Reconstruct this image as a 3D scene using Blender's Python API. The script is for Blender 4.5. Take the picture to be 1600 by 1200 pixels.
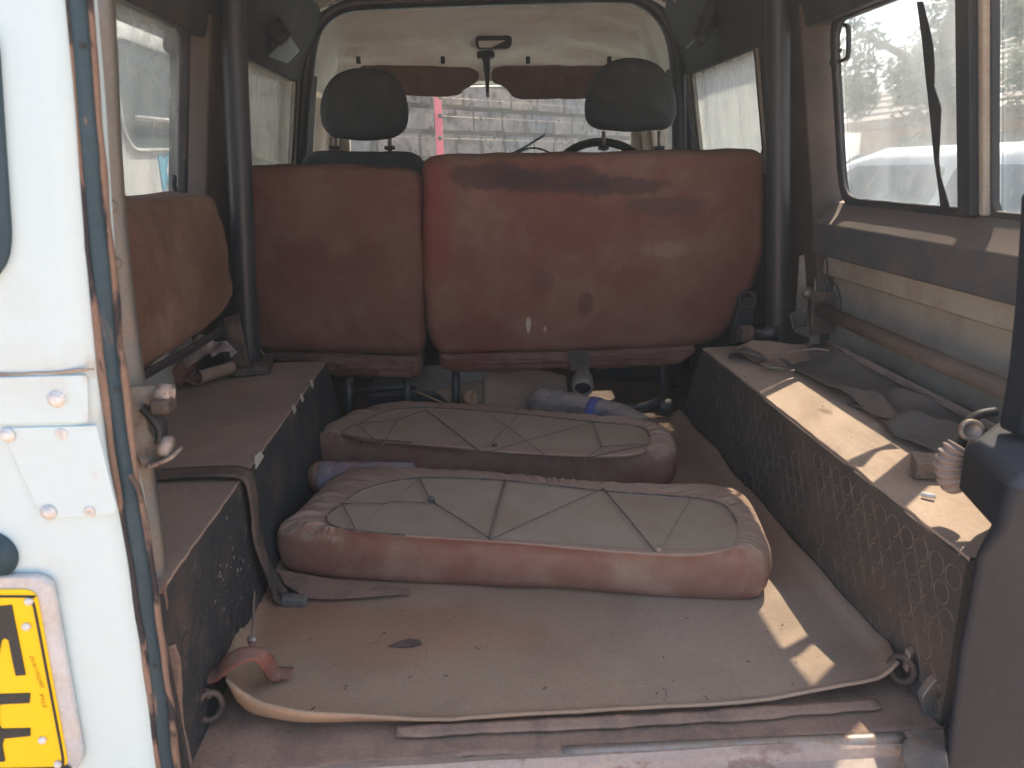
import bpy, bmesh, math, random
from math import radians, sin, cos, pi, atan2, sqrt
from mathutils import Vector, Matrix, noise
random.seed(7)
for o in list(bpy.data.objects): bpy.data.objects.remove(o)
S = bpy.context.scene; COL = S.collection

# ------------------------------------------------------------------ camera
PITCH, YAW, ROLL = radians(16.35), radians(2.734), radians(-1.412)
CAM = Vector((-.099, 0, .691)); FPX = 1180.0
F_ = Vector((sin(YAW)*cos(PITCH), cos(YAW)*cos(PITCH), -sin(PITCH)))
R_ = Vector((cos(YAW), -sin(YAW), 0)); U_ = R_.cross(F_)
R2 = R_*cos(ROLL)+U_*sin(ROLL); U2 = U_*cos(ROLL)-R_*sin(ROLL)
cd = bpy.data.cameras.new('camera'); cam = bpy.data.objects.new('camera', cd); COL.objects.link(cam)
cam.matrix_world = Matrix(((R2.x, U2.x, -F_.x, CAM.x), (R2.y, U2.y, -F_.y, CAM.y), (R2.z, U2.z, -F_.z, CAM.z), (0, 0, 0, 1)))
cd.sensor_width = 36; cd.lens = FPX/1600*36; cd.clip_end = 500; cd.clip_start = .02
cd.dof.use_dof = True; cd.dof.focus_distance = 1.9; cd.dof.aperture_fstop = 9
S.camera = cam
def at(px, py, ax, v):
    "the point of the plane axis=v that the photograph shows at this pixel: used to measure the place"
    r = F_*FPX+R2*(px-800)-U2*(py-600)
    return CAM+r*((v-CAM[ax])/r[ax])
# ------------------------------------------------------------------ light
SUN = Vector((.40, .50, 1)).normalized()
w = bpy.data.worlds.new('World'); S.world = w; w.use_nodes = True
nt = w.node_tree; nt.nodes.clear()
sk = nt.nodes.new('ShaderNodeTexSky'); sk.sky_type = 'NISHITA'; sk.sun_disc = False
sk.sun_elevation = math.asin(SUN.z); sk.sun_rotation = atan2(SUN.x, SUN.y); sk.dust_density = 2.5; sk.air_density = 1.0
bg = nt.nodes.new('ShaderNodeBackground'); bg.inputs[1].default_value = .12
wo = nt.nodes.new('ShaderNodeOutputWorld'); nt.links.new(sk.outputs[0], bg.inputs[0]); nt.links.new(bg.outputs[0], wo.inputs[0])
sl = bpy.data.lights.new('sun', 'SUN'); sl.energy = 5.0; sl.angle = radians(.6); sl.color = (1, .89, .74)
so = bpy.data.objects.new('sun', sl); COL.objects.link(so); so.rotation_euler = SUN.to_track_quat('Z', 'Y').to_euler()
S.view_settings.view_transform = 'Standard'; S.view_settings.look = 'None'; S.view_settings.exposure = 2.05; S.view_settings.gamma = 1
S.render.engine = 'CYCLES'
S.cycles.max_bounces = 12; S.cycles.diffuse_bounces = 6; S.cycles.transparent_max_bounces = 16

# ------------------------------------------------------------------ materials
class N:
    def __init__(s, name):
        s.m = bpy.data.materials.new(name); s.m.use_nodes = True; s.t = s.m.node_tree; s.t.nodes.clear()
        s.out = s.new('ShaderNodeOutputMaterial'); g = s.new('ShaderNodeNewGeometry'); s.pos = g.outputs['Position']; s.nrm = g.outputs['Normal']
    def new(s, k): return s.t.nodes.new(k)
    def put(s, sock, v):
        if isinstance(v, bpy.types.NodeSocket): s.t.links.new(v, sock)
        elif isinstance(v, (tuple, list)) and len(v) == 3 and sock.type == 'RGBA': sock.default_value = (*v, 1)
        else: sock.default_value = v
    def noise(s, scale, det=4, rough=.55, stretch=None, dist=0., vec=None):
        n = s.new('ShaderNodeTexNoise'); n.inputs['Scale'].default_value = scale; n.inputs['Detail'].default_value = det
        n.inputs['Roughness'].default_value = rough; n.inputs['Distortion'].default_value = dist
        v = vec or s.pos
        if stretch:
            q = s.new('ShaderNodeVectorMath'); q.operation = 'MULTIPLY'; s.put(q.inputs[0], v); q.inputs[1].default_value = stretch; v = q.outputs[0]
        s.put(n.inputs['Vector'], v); return n.outputs[0]
    def rng(s, f, a, b, lo=0., hi=1., smooth=True):
        r = s.new('ShaderNodeMapRange'); r.interpolation_type = 'SMOOTHSTEP' if smooth else 'LINEAR'
        s.put(r.inputs[0], f); r.inputs[1].default_value = a; r.inputs[2].default_value = b; r.inputs[3].default_value = lo; r.inputs[4].default_value = hi
        return r.outputs[0]
    def math(s, op, a, b=0., clamp=False):
        r = s.new('ShaderNodeMath'); r.operation = op; r.use_clamp = clamp; s.put(r.inputs[0], a); s.put(r.inputs[1], b); return r.outputs[0]
    def mix(s, f, a, b, mode='MIX'):
        r = s.new('ShaderNodeMix'); r.data_type = 'RGBA'; r.blend_type = mode
        s.put(r.inputs[0], f); s.put(r.inputs[6], a); s.put(r.inputs[7], b); return r.outputs[2]
    def blob(s, c, rad, wob=.5, soft=.25, nsc=25):
        q = s.new('ShaderNodeVectorMath'); q.operation = 'SUBTRACT'; s.put(q.inputs[0], s.pos); q.inputs[1].default_value = c
        d = s.new('ShaderNodeVectorMath'); d.operation = 'DIVIDE'; s.put(d.inputs[0], q.outputs[0]); d.inputs[1].default_value = rad
        l = s.new('ShaderNodeVectorMath'); l.operation = 'LENGTH'; s.put(l.inputs[0], d.outputs[0])
        n = s.math('MULTIPLY', s.math('SUBTRACT', s.noise(nsc, 5, .6), .5), wob*2)
        return s.rng(s.math('ADD', l.outputs['Value'], n), 1-soft, 1+soft*.4, 1, 0)
    def zcomp(s, v, i=2):
        x = s.new('ShaderNodeSeparateXYZ'); s.put(x.inputs[0], v); return x.outputs[i]
    def finish(s, col, rough, bumps=(), metal=0., spec=.4, extra=None):
        p = s.new('ShaderNodeBsdfPrincipled'); s.put(p.inputs['Base Color'], col); s.put(p.inputs['Roughness'], rough); s.put(p.inputs['Metallic'], metal)
        p.inputs['Specular IOR Level'].default_value = spec
        prev = None
        for h, st, di in bumps:
            b = s.new('ShaderNodeBump'); s.put(b.inputs['Height'], h); b.inputs['Strength'].default_value = st; b.inputs['Distance'].default_value = di
            if prev: s.t.links.new(prev, b.inputs['Normal'])
            prev = b.outputs[0]
        if prev: s.t.links.new(prev, p.inputs['Normal'])
        if extra: extra(p)
        s.t.links.new(p.outputs[0], s.out.inputs[0]); return s.m
def M(name, base, b2=None, dust=None, damt=.4, up=0., nsc=6, rough=.8, bump=.3, bsc=120, bdist=.002, metal=0., spec=.3, blobs=(), fine=.12, stretch=None, big=0., dth=(.42, .68), rust=None, wrk=0.):
    W_ = lambda q: (q[0]*1.03, q[1], q[2]*.93) if q and len(q) == 3 and q[0] > q[2]*1.15 and 'lining' not in name and name not in ('yellow_plate_sheet', 'pink_red_post_paint') else q
    base, b2, dust = W_(base), W_(b2), W_(dust)
    blobs = [(b[0], b[1], W_(b[2]))+tuple(b[3:]) for b in blobs]
    s = N(name); c = base
    if b2: c = s.mix(s.rng(s.noise(nsc, 5, .6, stretch, .4), .30, .70), base, b2)
    r = rough
    if rust:
        f = s.rng(s.noise(rust[2], 7, .68, stretch), rust[1], rust[1]+.07); c = s.mix(f, c, rust[0])
        metal = s.math('MULTIPLY', s.math('SUBTRACT', 1., f), metal) if metal else 0.
    if dust:
        d = s.math('MULTIPLY', s.rng(s.noise(nsc*1.7, 6, .62, stretch, .3), dth[0], dth[1]), damt)
        if up: d = s.math('ADD', d, s.math('MULTIPLY', s.rng(s.zcomp(s.nrm), .05, .9), s.rng(s.noise(nsc*3, 5, .7), .1, .6, up*.55, up)), True)
        c = s.mix(d, c, dust); r = s.math('MAXIMUM', rough, s.math('MULTIPLY', d, .95))
    for b in blobs:
        f = s.blob(b[0], b[1], b[4] if len(b) > 4 else .5, b[5] if len(b) > 5 else .25, b[6] if len(b) > 6 else 25)
        c = s.mix(s.math('MULTIPLY', f, b[3]), c, b[2])
    c = s.mix(1., c, s.mix(s.rng(s.noise(bsc*1.5, 5, .7), .25, .75), (1-fine,)*3, (1+fine,)*3), 'MULTIPLY')
    bm = [(s.noise(bsc, 6, .65), bump, bdist)]
    if big: bm.append((s.noise(9, 3, .5, stretch), big, .02))
    if wrk: bm.append((s.noise(14, 5, .6, (1, 1, .45), 1.6), wrk, .010))
    return s.finish(c, r, bm, metal, spec)
def glassmat(name, lo, hi, tint=(.75, .8, .8), streak=(1, 1, .15), clear=.95, nsc=18, trans=.5, ramp=(.35, .7)):
    s = N(name)
    a = s.rng(s.noise(nsc, 6, .65, streak, .5), ramp[0], ramp[1], lo, hi)
    a = s.math('ADD', a, s.math('MULTIPLY', s.rng(s.noise(90, 4, .7), .62, .8), .25), True)
    tr = s.new('ShaderNodeBsdfTransparent'); tr.inputs[0].default_value = (clear, clear*1.01, clear, 1)
    d1 = s.new('ShaderNodeBsdfDiffuse'); d1.inputs[0].default_value = (*tint, 1)
    d2 = s.new('ShaderNodeBsdfTranslucent'); d2.inputs[0].default_value = (*tint, 1)
    mx = s.new('ShaderNodeMixShader'); mx.inputs[0].default_value = trans; s.t.links.new(d1.outputs[0], mx.inputs[1]); s.t.links.new(d2.outputs[0], mx.inputs[2])
    m2 = s.new('ShaderNodeMixShader'); s.put(m2.inputs[0], a); s.t.links.new(tr.outputs[0], m2.inputs[1]); s.t.links.new(mx.outputs[0], m2.inputs[2])
    gl = s.new('ShaderNodeBsdfGlossy'); gl.inputs['Roughness'].default_value = .05
    fr = s.new('ShaderNodeFresnel'); fr.inputs[0].default_value = 1.45
    m3 = s.new('ShaderNodeMixShader'); s.put(m3.inputs[0], s.math('MULTIPLY', fr.outputs[0], .6)); s.t.links.new(m2.outputs[0], m3.inputs[1]); s.t.links.new(gl.outputs[0], m3.inputs[2])
    s.t.links.new(m3.outputs[0], s.out.inputs[0]); return s.m

DUST = (.30, .195, .145); DUSTG = (.27, .205, .17)
MT = {}
def P2(px, py, y): p = at(px, py, 1, y); return tuple(p)
MT['vinyl'] = M('brown_seat_vinyl', (.105, .042, .034), (.125, .057, .045), (.15, .088, .068), .75, .55, 4.5, .75, .25, 260, .001, fine=.10, wrk=.25)
s1, s2, s3, s4 = P2(870, 283, 1.83), P2(1045, 322, 1.83), P2(775, 275, 1.83), P2(960, 292, 1.83)
wm = P2(826, 508, 1.83)
MT['vinyl_stained'] = M('stained_seat_vinyl', (.135, .048, .039), (.15, .066, .052), (.185, .110, .086), .7, .55, 4.0, .75, .25, 260, .001, fine=.10, wrk=.25, blobs=(
    (s1, (.17, .2, .032), (.045, .028, .032), .75, .75, .4, 16), (s3, (.11, .2, .034), (.045, .028, .030), .75, .7, .35, 19), (s4, (.15, .2, .022), (.05, .032, .034), .7, .8, .35, 23), (s2, (.095, .2, .026), (.07, .042, .042), .65, .9, .4, 21),
    (P2(680, 330, 1.83), (.05, .2, .16), (.17, .035, .034), .55, .25, .5), (P2(915, 475, 1.83), (.02, .2, .03), (.08, .04, .036), .7, .3, .3), (P2(850, 440, 1.83), (.03, .2, .03), (.09, .05, .045), .4, .5, .4),
    (wm, (.007, .2, .020), (.42, .36, .33), .9, .9, .35, 80), (P2(852, 515, 1.83), (.004, .2, .008), (.38, .3, .27), .8, .6, .3, 80),
    (P2(1040, 390, 1.83), (.06, .2, .022), (.23, .15, .12), .6, .8, .5, 40)))
MT['vinyl_side'] = M('tan_side_seat_vinyl', (.125, .066, .048), (.145, .083, .060), (.20, .130, .094), .75, .6, 3.2, .6, .25, 260, .001, fine=.08, wrk=.3)
MT['cover'] = M('red_brown_cushion_cover', (.22, .092, .072), (.27, .14, .108), (.36, .25, .19), .9, 1.0, 4, .65, .3, 240, .001, fine=.1, dth=(.40, .72))
MT['board'] = M('dusty_grey_cushion_board', (.345, .27, .205), (.385, .305, .235), (.32, .225, .16), .5, 0, 5, .85, .2, 200, .0008, fine=.06)
MT['cord'] = M('dark_elastic_cord', (.075, .072, .07), None, DUST, .5, .3, 30)
MT['cord_pale'] = M('pale_dusty_cord', (.26, .23, .2), None, DUST, .5, .3, 30)
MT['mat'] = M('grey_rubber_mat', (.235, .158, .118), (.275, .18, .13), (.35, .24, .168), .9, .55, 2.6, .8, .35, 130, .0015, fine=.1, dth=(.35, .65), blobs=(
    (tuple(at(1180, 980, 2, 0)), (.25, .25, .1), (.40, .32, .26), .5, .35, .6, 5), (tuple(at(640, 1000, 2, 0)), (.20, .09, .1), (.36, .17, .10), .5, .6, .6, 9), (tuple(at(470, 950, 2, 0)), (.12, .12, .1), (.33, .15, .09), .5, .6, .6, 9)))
MT['mat_low'] = M('lower_rubber_mat', (.14, .105, .09), (.19, .125, .098), (.31, .20, .15), .9, .5, 8, .85, .5, 110, .002, fine=.14, dth=(.38, .6))
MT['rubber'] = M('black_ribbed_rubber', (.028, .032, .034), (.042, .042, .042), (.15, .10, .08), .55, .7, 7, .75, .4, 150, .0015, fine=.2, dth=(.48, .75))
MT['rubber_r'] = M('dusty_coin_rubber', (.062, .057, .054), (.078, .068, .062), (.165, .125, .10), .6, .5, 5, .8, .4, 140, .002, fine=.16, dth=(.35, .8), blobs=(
    ((.46, .93, .07), (.3, .22, .055), (.18, .12, .09), .4, .6, .8, 9), ((.46, .84, .03), (.3, .06, .03), (.12, .12, .125), .6, .6, .6, 20)))
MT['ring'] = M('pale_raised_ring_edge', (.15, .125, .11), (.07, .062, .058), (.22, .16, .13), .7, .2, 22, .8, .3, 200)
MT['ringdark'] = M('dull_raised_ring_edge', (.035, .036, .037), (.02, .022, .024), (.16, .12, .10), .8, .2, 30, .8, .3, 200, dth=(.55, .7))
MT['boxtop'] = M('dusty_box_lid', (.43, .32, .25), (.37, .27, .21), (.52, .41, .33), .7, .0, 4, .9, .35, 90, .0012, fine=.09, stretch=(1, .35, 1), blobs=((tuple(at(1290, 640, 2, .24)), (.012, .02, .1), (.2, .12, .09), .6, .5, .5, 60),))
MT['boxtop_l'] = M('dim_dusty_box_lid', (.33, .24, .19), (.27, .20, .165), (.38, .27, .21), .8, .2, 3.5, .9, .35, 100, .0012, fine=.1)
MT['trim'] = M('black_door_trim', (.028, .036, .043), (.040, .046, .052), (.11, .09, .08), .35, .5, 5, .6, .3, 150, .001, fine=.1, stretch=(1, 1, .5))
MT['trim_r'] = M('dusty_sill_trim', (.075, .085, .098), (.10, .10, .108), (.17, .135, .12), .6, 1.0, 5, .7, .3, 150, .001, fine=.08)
MT['pillar'] = M('brown_grey_pillar_trim', (.060, .052, .050), (.080, .068, .064), (.13, .095, .082), .6, .3, 4, .75, .25, 150, .001)
MT['tube'] = M('black_painted_tube', (.018, .022, .027), (.026, .028, .032), (.12, .085, .07), .35, .6, 7, .42, .2, 160, .0008, spec=.5, stretch=(1, 1, .4), dth=(.52, .8))
MT['cream'] = M('cream_inner_panel', (.40, .385, .345), (.44, .42, .38), (.28, .23, .20), .6, .5, 5, .6, .15, 140, .0008, fine=.06, big=.05)
MT['creamframe'] = M('cream_window_frame', (.42, .39, .34), (.36, .33, .28), (.28, .21, .17), .5, .3, 9, .55, .2, 140, .0008)
MT['lining'] = M('wrinkled_cream_headlining', (.80, .77, .70), (.84, .82, .77), (.50, .39, .30), .6, 0, 2.3, .7, .2, 160, .001, fine=.05, stretch=(.6, 1, 1), big=.5, wrk=.4)
MT['lining_b'] = M('brown_stained_headlining', (.22, .145, .115), (.30, .22, .18), (.15, .095, .075), .7, 0, 6, .7, .3, 160, .001, fine=.08, big=.3)
MT['fabric'] = M('charcoal_seat_fabric', (.050, .058, .062), (.060, .068, .070), (.10, .098, .095), .4, .35, 7, .95, .5, 700, .0006, fine=.18)
MT['visor'] = M('brown_visor_vinyl', (.14, .085, .072), (.165, .105, .088), (.21, .14, .115), .5, .2, 8, .6, .2, 220, .0008)
MT['plastic'] = M('black_plastic', (.020, .022, .025), (.03, .032, .036), (.10, .08, .07), .4, .4, 9, .5, .2, 200, .0006)
MT['cowl'] = M('dusty_black_cover', (.009, .013, .021), (.014, .020, .029), (.060, .056, .056), .15, .8, 6, .65, .4, 120, .0015, fine=.14, stretch=(1, 1, .35), dth=(.45, .72))
MT['paint'] = M('white_body_paint', (.50, .64, .665), None, (.62, .60, .55), .12, .1, 5, .32, .03, 60, .0005, spec=.5, fine=.015, dth=(.6, .9))
MT['paint_rear'] = M('white_rear_panel_paint', (.50, .64, .665), None, (.50, .47, .42), .16, 0, 7, .28, .03, 60, .0005, spec=.5, fine=.015, dth=(.55, .85), blobs=[
    (tuple(at(a, b, 1, .70)), (r, .1, r*1.1), (.40, .33, .27), k, .8, .7, 120) for a, b, r, k in [(q_[0], q_[1], q_[2]*.8, q_[3]*.55) for q_ in ((100, 618, .010, .5), (15, 680, .009, .45), (76, 800, .012, .5), (142, 799, .008, .4), (98, 678, .008, .4), (140, 579, .014, .75), (40, 585, .04, .25), (146, 655, .012, .45), (90, 586, .02, .3), (118, 560, .02, .18), (30, 470, .03, .12), (80, 900, .03, .2), (120, 1150, .02, .25), (150, 740, .006, .3))]])
MT['seal'] = M('faded_blue_black_seal', (.018, .040, .055), (.03, .06, .075), (.36, .20, .13), .55, 0, 16, .55, .4, 120, .001, stretch=(1, 1, .3), dth=(.60, .68))
MT['seal_lip'] = M('worn_brown_seal_lip', (.19, .125, .098), (.24, .17, .135), (.03, .03, .035), .95, 0, 12, .8, .5, 150, .002, stretch=(1, 1, .35), dth=(.50, .56))
MT['flange'] = M('grey_metal_flange', (.16, .17, .165), (.20, .19, .17), (.24, .17, .13), .6, .2, 10, .5, .2, 120, .001, metal=0)
MT['rustred'] = M('red_rust', (.17, .045, .03), (.10, .035, .03), None, 0, 0, 40)
MT['rusty'] = M('rusty_sill_metal', (.30, .22, .19), (.36, .27, .23), (.42, .32, .26), .5, .4, 10, .45, .5, 90, .0015, spec=.6, rust=((.13, .045, .03), .52, 20), stretch=(.5, 1, 1))
MT['steel'] = M('dull_steel', (.23, .22, .21), (.30, .28, .26), (.33, .24, .18), .6, .4, 14, .45, .2, 120, .001, metal=.5, rust=((.16, .07, .04), .56, 40))
MT['darksteel'] = M('dark_rusty_steel', (.05, .045, .043), (.08, .06, .052), (.20, .13, .10), .6, .4, 16, .6, .4, 120, .001)
MT['whitebracket'] = M('chipped_white_casting', (.38, .35, .32), (.30, .25, .22), (.20, .11, .08), .7, .2, 26, .6, .4, 120, .0015, rust=((.14, .06, .045), .57, 45))
MT['bolt'] = M('pale_bolt_head', (.55, .54, .5), (.42, .40, .36), (.4, .3, .24), .4, .2, 60, .4, .2, 300, .0004)
MT['whitebolt'] = M('painted_bolt_head', (.72, .73, .71), (.55, .55, .52), (.5, .42, .36), .4, .2, 90, .4, .2, 300, .0004)
MT['plateback'] = M('grey_plate_holder', (.42, .45, .47), (.5, .52, .54), (.5, .44, .38), .5, .2, 12, .35, .1, 100, .0005, spec=.5)
MT['yellow'] = M('yellow_plate_sheet', (.86, .53, .004), (.90, .56, .004), None, 0, 0, 6, .4, .05, 150, .0003, fine=.02)
MT['black'] = M('black_plate_paint', (.020, .028, .032), None, (.2, .15, .05), .25, 0, 60, .45, .1, 200, .0003, dth=(.6, .75))
MT['strap_red'] = M('faded_red_webbing', (.19, .065, .050), (.25, .10, .08), (.28, .18, .14), .6, .4, 20, .85, .5, 500, .0008)
MT['strap'] = M('grey_black_webbing', (.045, .042, .040), (.07, .06, .055), (.18, .12, .095), .6, .5, 14, .85, .5, 500, .0008)
MT['canvas'] = M('grey_canvas', (.10, .10, .095), (.13, .125, .115), (.19, .15, .125), .6, .35, 6, .9, .4, 300, .0008, fine=.1)
MT['piperail'] = M('dusty_grey_brown_rail', (.13, .105, .095), (.16, .13, .115), (.22, .165, .14), .7, .6, 14, .8, .3, 150)
MT['card'] = M('dusty_brown_card', (.24, .15, .11), (.28, .19, .14), (.34, .25, .20), .6, .3, 10, .9, .3, 150, .0008)
MT['wood'] = M('tan_wood', (.40, .25, .145), (.34, .20, .115), (.3, .2, .15), .5, .2, 20, .8, .3, 120, .0008, stretch=(1, .3, 1))
MT['grimywood'] = M('grimy_wood_offcut', (.17, .135, .115), (.13, .10, .085), (.36, .27, .22), .5, .9, 14, .85, .4, 120, .001)
MT['hose'] = M('dusty_grey_hose', (.33, .27, .245), (.28, .22, .20), (.4, .31, .26), .5, .3, 20, .7, .2, 150)
MT['paper'] = M('crumpled_paper', (.34, .29, .28), (.25, .20, .20), (.16, .10, .09), .7, 0, 30, .85, .3, 150, .001, big=.3)
MT['pinkpaint'] = M('pink_red_post_paint', (.62, .11, .17), (.55, .10, .15), (.4, .25, .25), .2, 0, 8, .6, .1, 80)
MT['soil'] = M('dry_reddish_ground', (.36, .235, .16), (.42, .29, .21), (.46, .35, .27), .6, 0, 1.1, .95, .6, 30, .01)
MT['block'] = M('grey_cut_stone', (.085, .085, .088), (.20, .19, .18), (.045, .043, .042), .6, 0, 6, .9, .7, 26, .02, fine=.10)
MT['block2'] = M('blue_grey_cut_stone', (.070, .085, .10), (.13, .145, .16), (.04, .04, .04), .6, 0, 6, .9, .7, 26, .02, fine=.12)
MT['mortar'] = M('shadow_dark_mortar', (.05, .045, .042), (.020, .018, .017), None, 0, 0, 6, .95, .6, 40, .01)  # mortar coloured dark to stand in for the shadow beneath each course
MT['pit'] = M('dark_stone_pit', (.03, .03, .03))
MT['carwhite'] = M('white_car_paint', (.78, .80, .79), None, (.5, .46, .4), .25, .2, 3, .3, .02, 60, .0005, spec=.5, fine=.01)
MT['carglass'] = M('dark_car_glass', (.10, .13, .14), (.14, .17, .18), (.35, .33, .3), .35, .2, 3, .12, .02, 60, .0003, spec=.8)
MT['tyre'] = M('tyre_rubber', (.03, .03, .03), None, DUST, .6, .2, 6)
MT['bluepaint'] = M('blue_lettering', (.16, .48, .66))
MT['bark'] = M('tree_bark', (.16, .11, .08), (.22, .16, .12), None, 0, 0, 9, .95, .8, 40, .01)
MT['leaf'] = M('green_leaves', (.07, .11, .04), (.11, .14, .06), (.2, .17, .1), .3, 0, 2, .7)
MT['rooftile'] = M('grey_roof_tiles', (.23, .22, .21), (.30, .27, .25), (.35, .28, .24), .4, .2, 1.5, .85, .4, 20, .01)
MT['housewall'] = M('rendered_house_wall', (.45, .40, .35), (.38, .34, .31), None, 0, 0, 1.2, .9, .2, 20)
MT['wire'] = M('blue_wire', (.10, .22, .30))
MT['redcap'] = M('red_brown_cap', (.17, .055, .045), None, DUST, .5, .5, 20)
MT['bluelabel'] = M('blue_bottle_label', (.06, .12, .42), None, DUST, .25, .3, 40)
MT['lens'] = M('pale_lamp_lens', (.75, .76, .75), None, (.4, .3, .2), .3)
MT['specklewrap'] = M('speckled_pale_wrap', (.38, .36, .40), (.28, .25, .28), (.25, .15, .12), .5, .4, 30, .6, .4, 90, .003, blobs=())
# clear dirty bottle plastic
def bottlemat():
    s = N('dusty_clear_plastic')
    t = s.new('ShaderNodeBsdfTransparent'); t.inputs[0].default_value = (.93, .95, .97, 1)
    g = s.new('ShaderNodeBsdfPrincipled'); g.inputs['Roughness'].default_value = .12; g.inputs['Base Color'].default_value = (.30, .31, .33, 1); g.inputs['Specular IOR Level'].default_value = 1.0
    b = s.new('ShaderNodeBump'); s.put(b.inputs['Height'], s.noise(60, 3, .6, (.35, 1, 1))); b.inputs['Strength'].default_value = 1; b.inputs['Distance'].default_value = .015; s.t.links.new(b.outputs[0], g.inputs['Normal'])
    lw = s.new('ShaderNodeLayerWeight'); lw.inputs[0].default_value = .35; s.t.links.new(b.outputs[0], lw.inputs['Normal'])
    m0 = s.new('ShaderNodeMixShader'); s.put(m0.inputs[0], s.math('ADD', s.math('MULTIPLY', lw.outputs['Facing'], .8), .12, True)); s.t.links.new(t.outputs[0], m0.inputs[1]); s.t.links.new(g.outputs[0], m0.inputs[2])
    d = s.new('ShaderNodeBsdfDiffuse'); d.inputs[0].default_value = (.40, .31, .26, 1)
    m = s.new('ShaderNodeMixShader')
    f = s.math('MULTIPLY', s.rng(s.zcomp(s.nrm), .2, .95, .08, 1.), s.rng(s.noise(24, 5, .7), .3, .6, .3, .95))
    s.put(m.inputs[0], f); s.t.links.new(m0.outputs[0], m.inputs[1]); s.t.links.new(d.outputs[0], m.inputs[2]); s.t.links.new(m.outputs[0], s.out.inputs[0]); return s.m
MT['bottle'] = bottlemat()
MT['glass_l'] = glassmat('wiped_dusty_glass', .10, .42, (.62, .68, .67), (1, 1.2, .55), .85, 9)
MT['glass_lf'] = glassmat('yellowed_dusty_glass', .18, .45, (.62, .60, .50), (1, 2, .35), .8)
MT['glass_r'] = glassmat('sunlit_dusty_glass', .07, .20, (.80, .88, .90), (1, 1, .3), 1.0, 10)
MT['glass_rr'] = glassmat('thinly_dusted_glass', .03, .07, (.70, .8, .82), (1, 1, .3), .97, 10)
MT['glass_rf'] = glassmat('thickly_dusted_glass', .30, .62, (.72, .76, .74), (1, 1.6, .4), .9, 12)
MT['glass_w'] = glassmat('windscreen_glass', .0, .03, (.7, .7, .7), (1, 1, 1), .95, 8)

# ------------------------------------------------------------------ builders
TW = {}
def link(o, parent=None):
    COL.objects.link(o)
    if parent is not None:
        o.parent = parent; o.matrix_parent_inverse = Matrix.Translation(-TW[parent.name])
    return o
def thing(name, label, cat, loc=(0, 0, 0), group=None):
    o = bpy.data.objects.new(name, None); o.empty_display_size = .05; COL.objects.link(o); o.location = loc; TW[o.name] = Vector(loc)
    o['label'] = label; o['category'] = cat
    if group: o['group'] = group
    return o
def tag(o, label, cat, group=None):
    o['label'] = label; o['category'] = cat
    if group: o['group'] = group
    return o
def mk(name, V, Fc, mat, parent=None, smooth=False, bevel=0., mats=None, fm=None, seg=2, sub=0):
    V = [Vector(v) for v in V]
    c = sum(V, Vector())/len(V)
    me = bpy.data.meshes.new(name); me.from_pydata([v-c for v in V], [], Fc)
    for m in ([mat] if mats is None else mats): me.materials.append(MT[m] if isinstance(m, str) else m)
    if fm:
        for p, i in zip(me.polygons, fm): p.material_index = i
    if smooth:
        for p in me.polygons: p.use_smooth = True
    bmx = bmesh.new(); bmx.from_mesh(me); bmesh.ops.recalc_face_normals(bmx, faces=bmx.faces); bmx.to_mesh(me); bmx.free()
    me.update()
    o = bpy.data.objects.new(name, me); o.location = c; link(o, parent); TW[o.name] = c.copy()
    if bevel:
        b = o.modifiers.new('bevel', 'BEVEL'); b.width = bevel; b.segments = seg; b.limit_method = 'ANGLE'; b.angle_limit = radians(40)
        for p in me.polygons: p.use_smooth = True
        b.harden_normals = False
        wn = o.modifiers.new('wn', 'WEIGHTED_NORMAL'); wn.keep_sharp = True
    if sub:
        q = o.modifiers.new('sub', 'SUBSURF'); q.levels = sub; q.render_levels = sub
    return o
def box(name, lo, hi, mat, parent=None, bevel=0., **k):
    x0, y0, z0 = lo; x1, y1, z1 = hi
    V = [(x, y, z) for x in (x0, x1) for y in (y0, y1) for z in (z0, z1)]
    Fc = [(0, 1, 3, 2), (4, 6, 7, 5), (0, 4, 5, 1), (2, 3, 7, 6), (0, 2, 6, 4), (1, 5, 7, 3)]
    return mk(name, V, Fc, mat, parent, bevel=bevel, **k)
def obox(name, c, ax, ay, az, mat, parent=None, bevel=0.):
    c = Vector(c); ax, ay, az = Vector(ax), Vector(ay), Vector(az)
    V = [c+ax*i+ay*j+az*k for i in (-1, 1) for j in (-1, 1) for k in (-1, 1)]
    Fc = [(0, 1, 3, 2), (4, 6, 7, 5), (0, 4, 5, 1), (2, 3, 7, 6), (0, 2, 6, 4), (1, 5, 7, 3)]
    return mk(name, V, Fc, mat, parent, bevel=bevel)
def prism(name, poly, ext, mat, parent=None, bevel=0., smooth=False, **k):
    "polygon of 3-D points pushed along ext"
    n = len(poly); P = [Vector(p) for p in poly]; e = Vector(ext)
    V = P+[p+e for p in P]
    Fc = [tuple(range(n)), tuple(range(2*n-1, n-1, -1))]+[(i, (i+1) % n, (i+1) % n+n, i+n) for i in range(n)]
    return mk(name, V, Fc, mat, parent, bevel=bevel, smooth=smooth, **k)
def cat(pts, n, closed=False):
    "Catmull-Rom resample"
    P = [Vector(p) for p in pts]; m = len(P); out = []
    segs = m if closed else m-1
    for i in range(segs):
        a = P[(i-1) % m] if closed or i > 0 else P[0]*2-P[1]
        b = P[i]; c = P[(i+1) % m]; d = P[(i+2) % m] if closed or i < m-2 else P[-1]*2-P[-2]
        for k in range(n):
            t = k/n
            out.append(.5*((2*b)+(c-a)*t+(2*a-5*b+4*c-d)*t*t+(3*b-a-3*c+d)*t**3))
    if not closed: out.append(P[-1])
    return out
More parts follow.
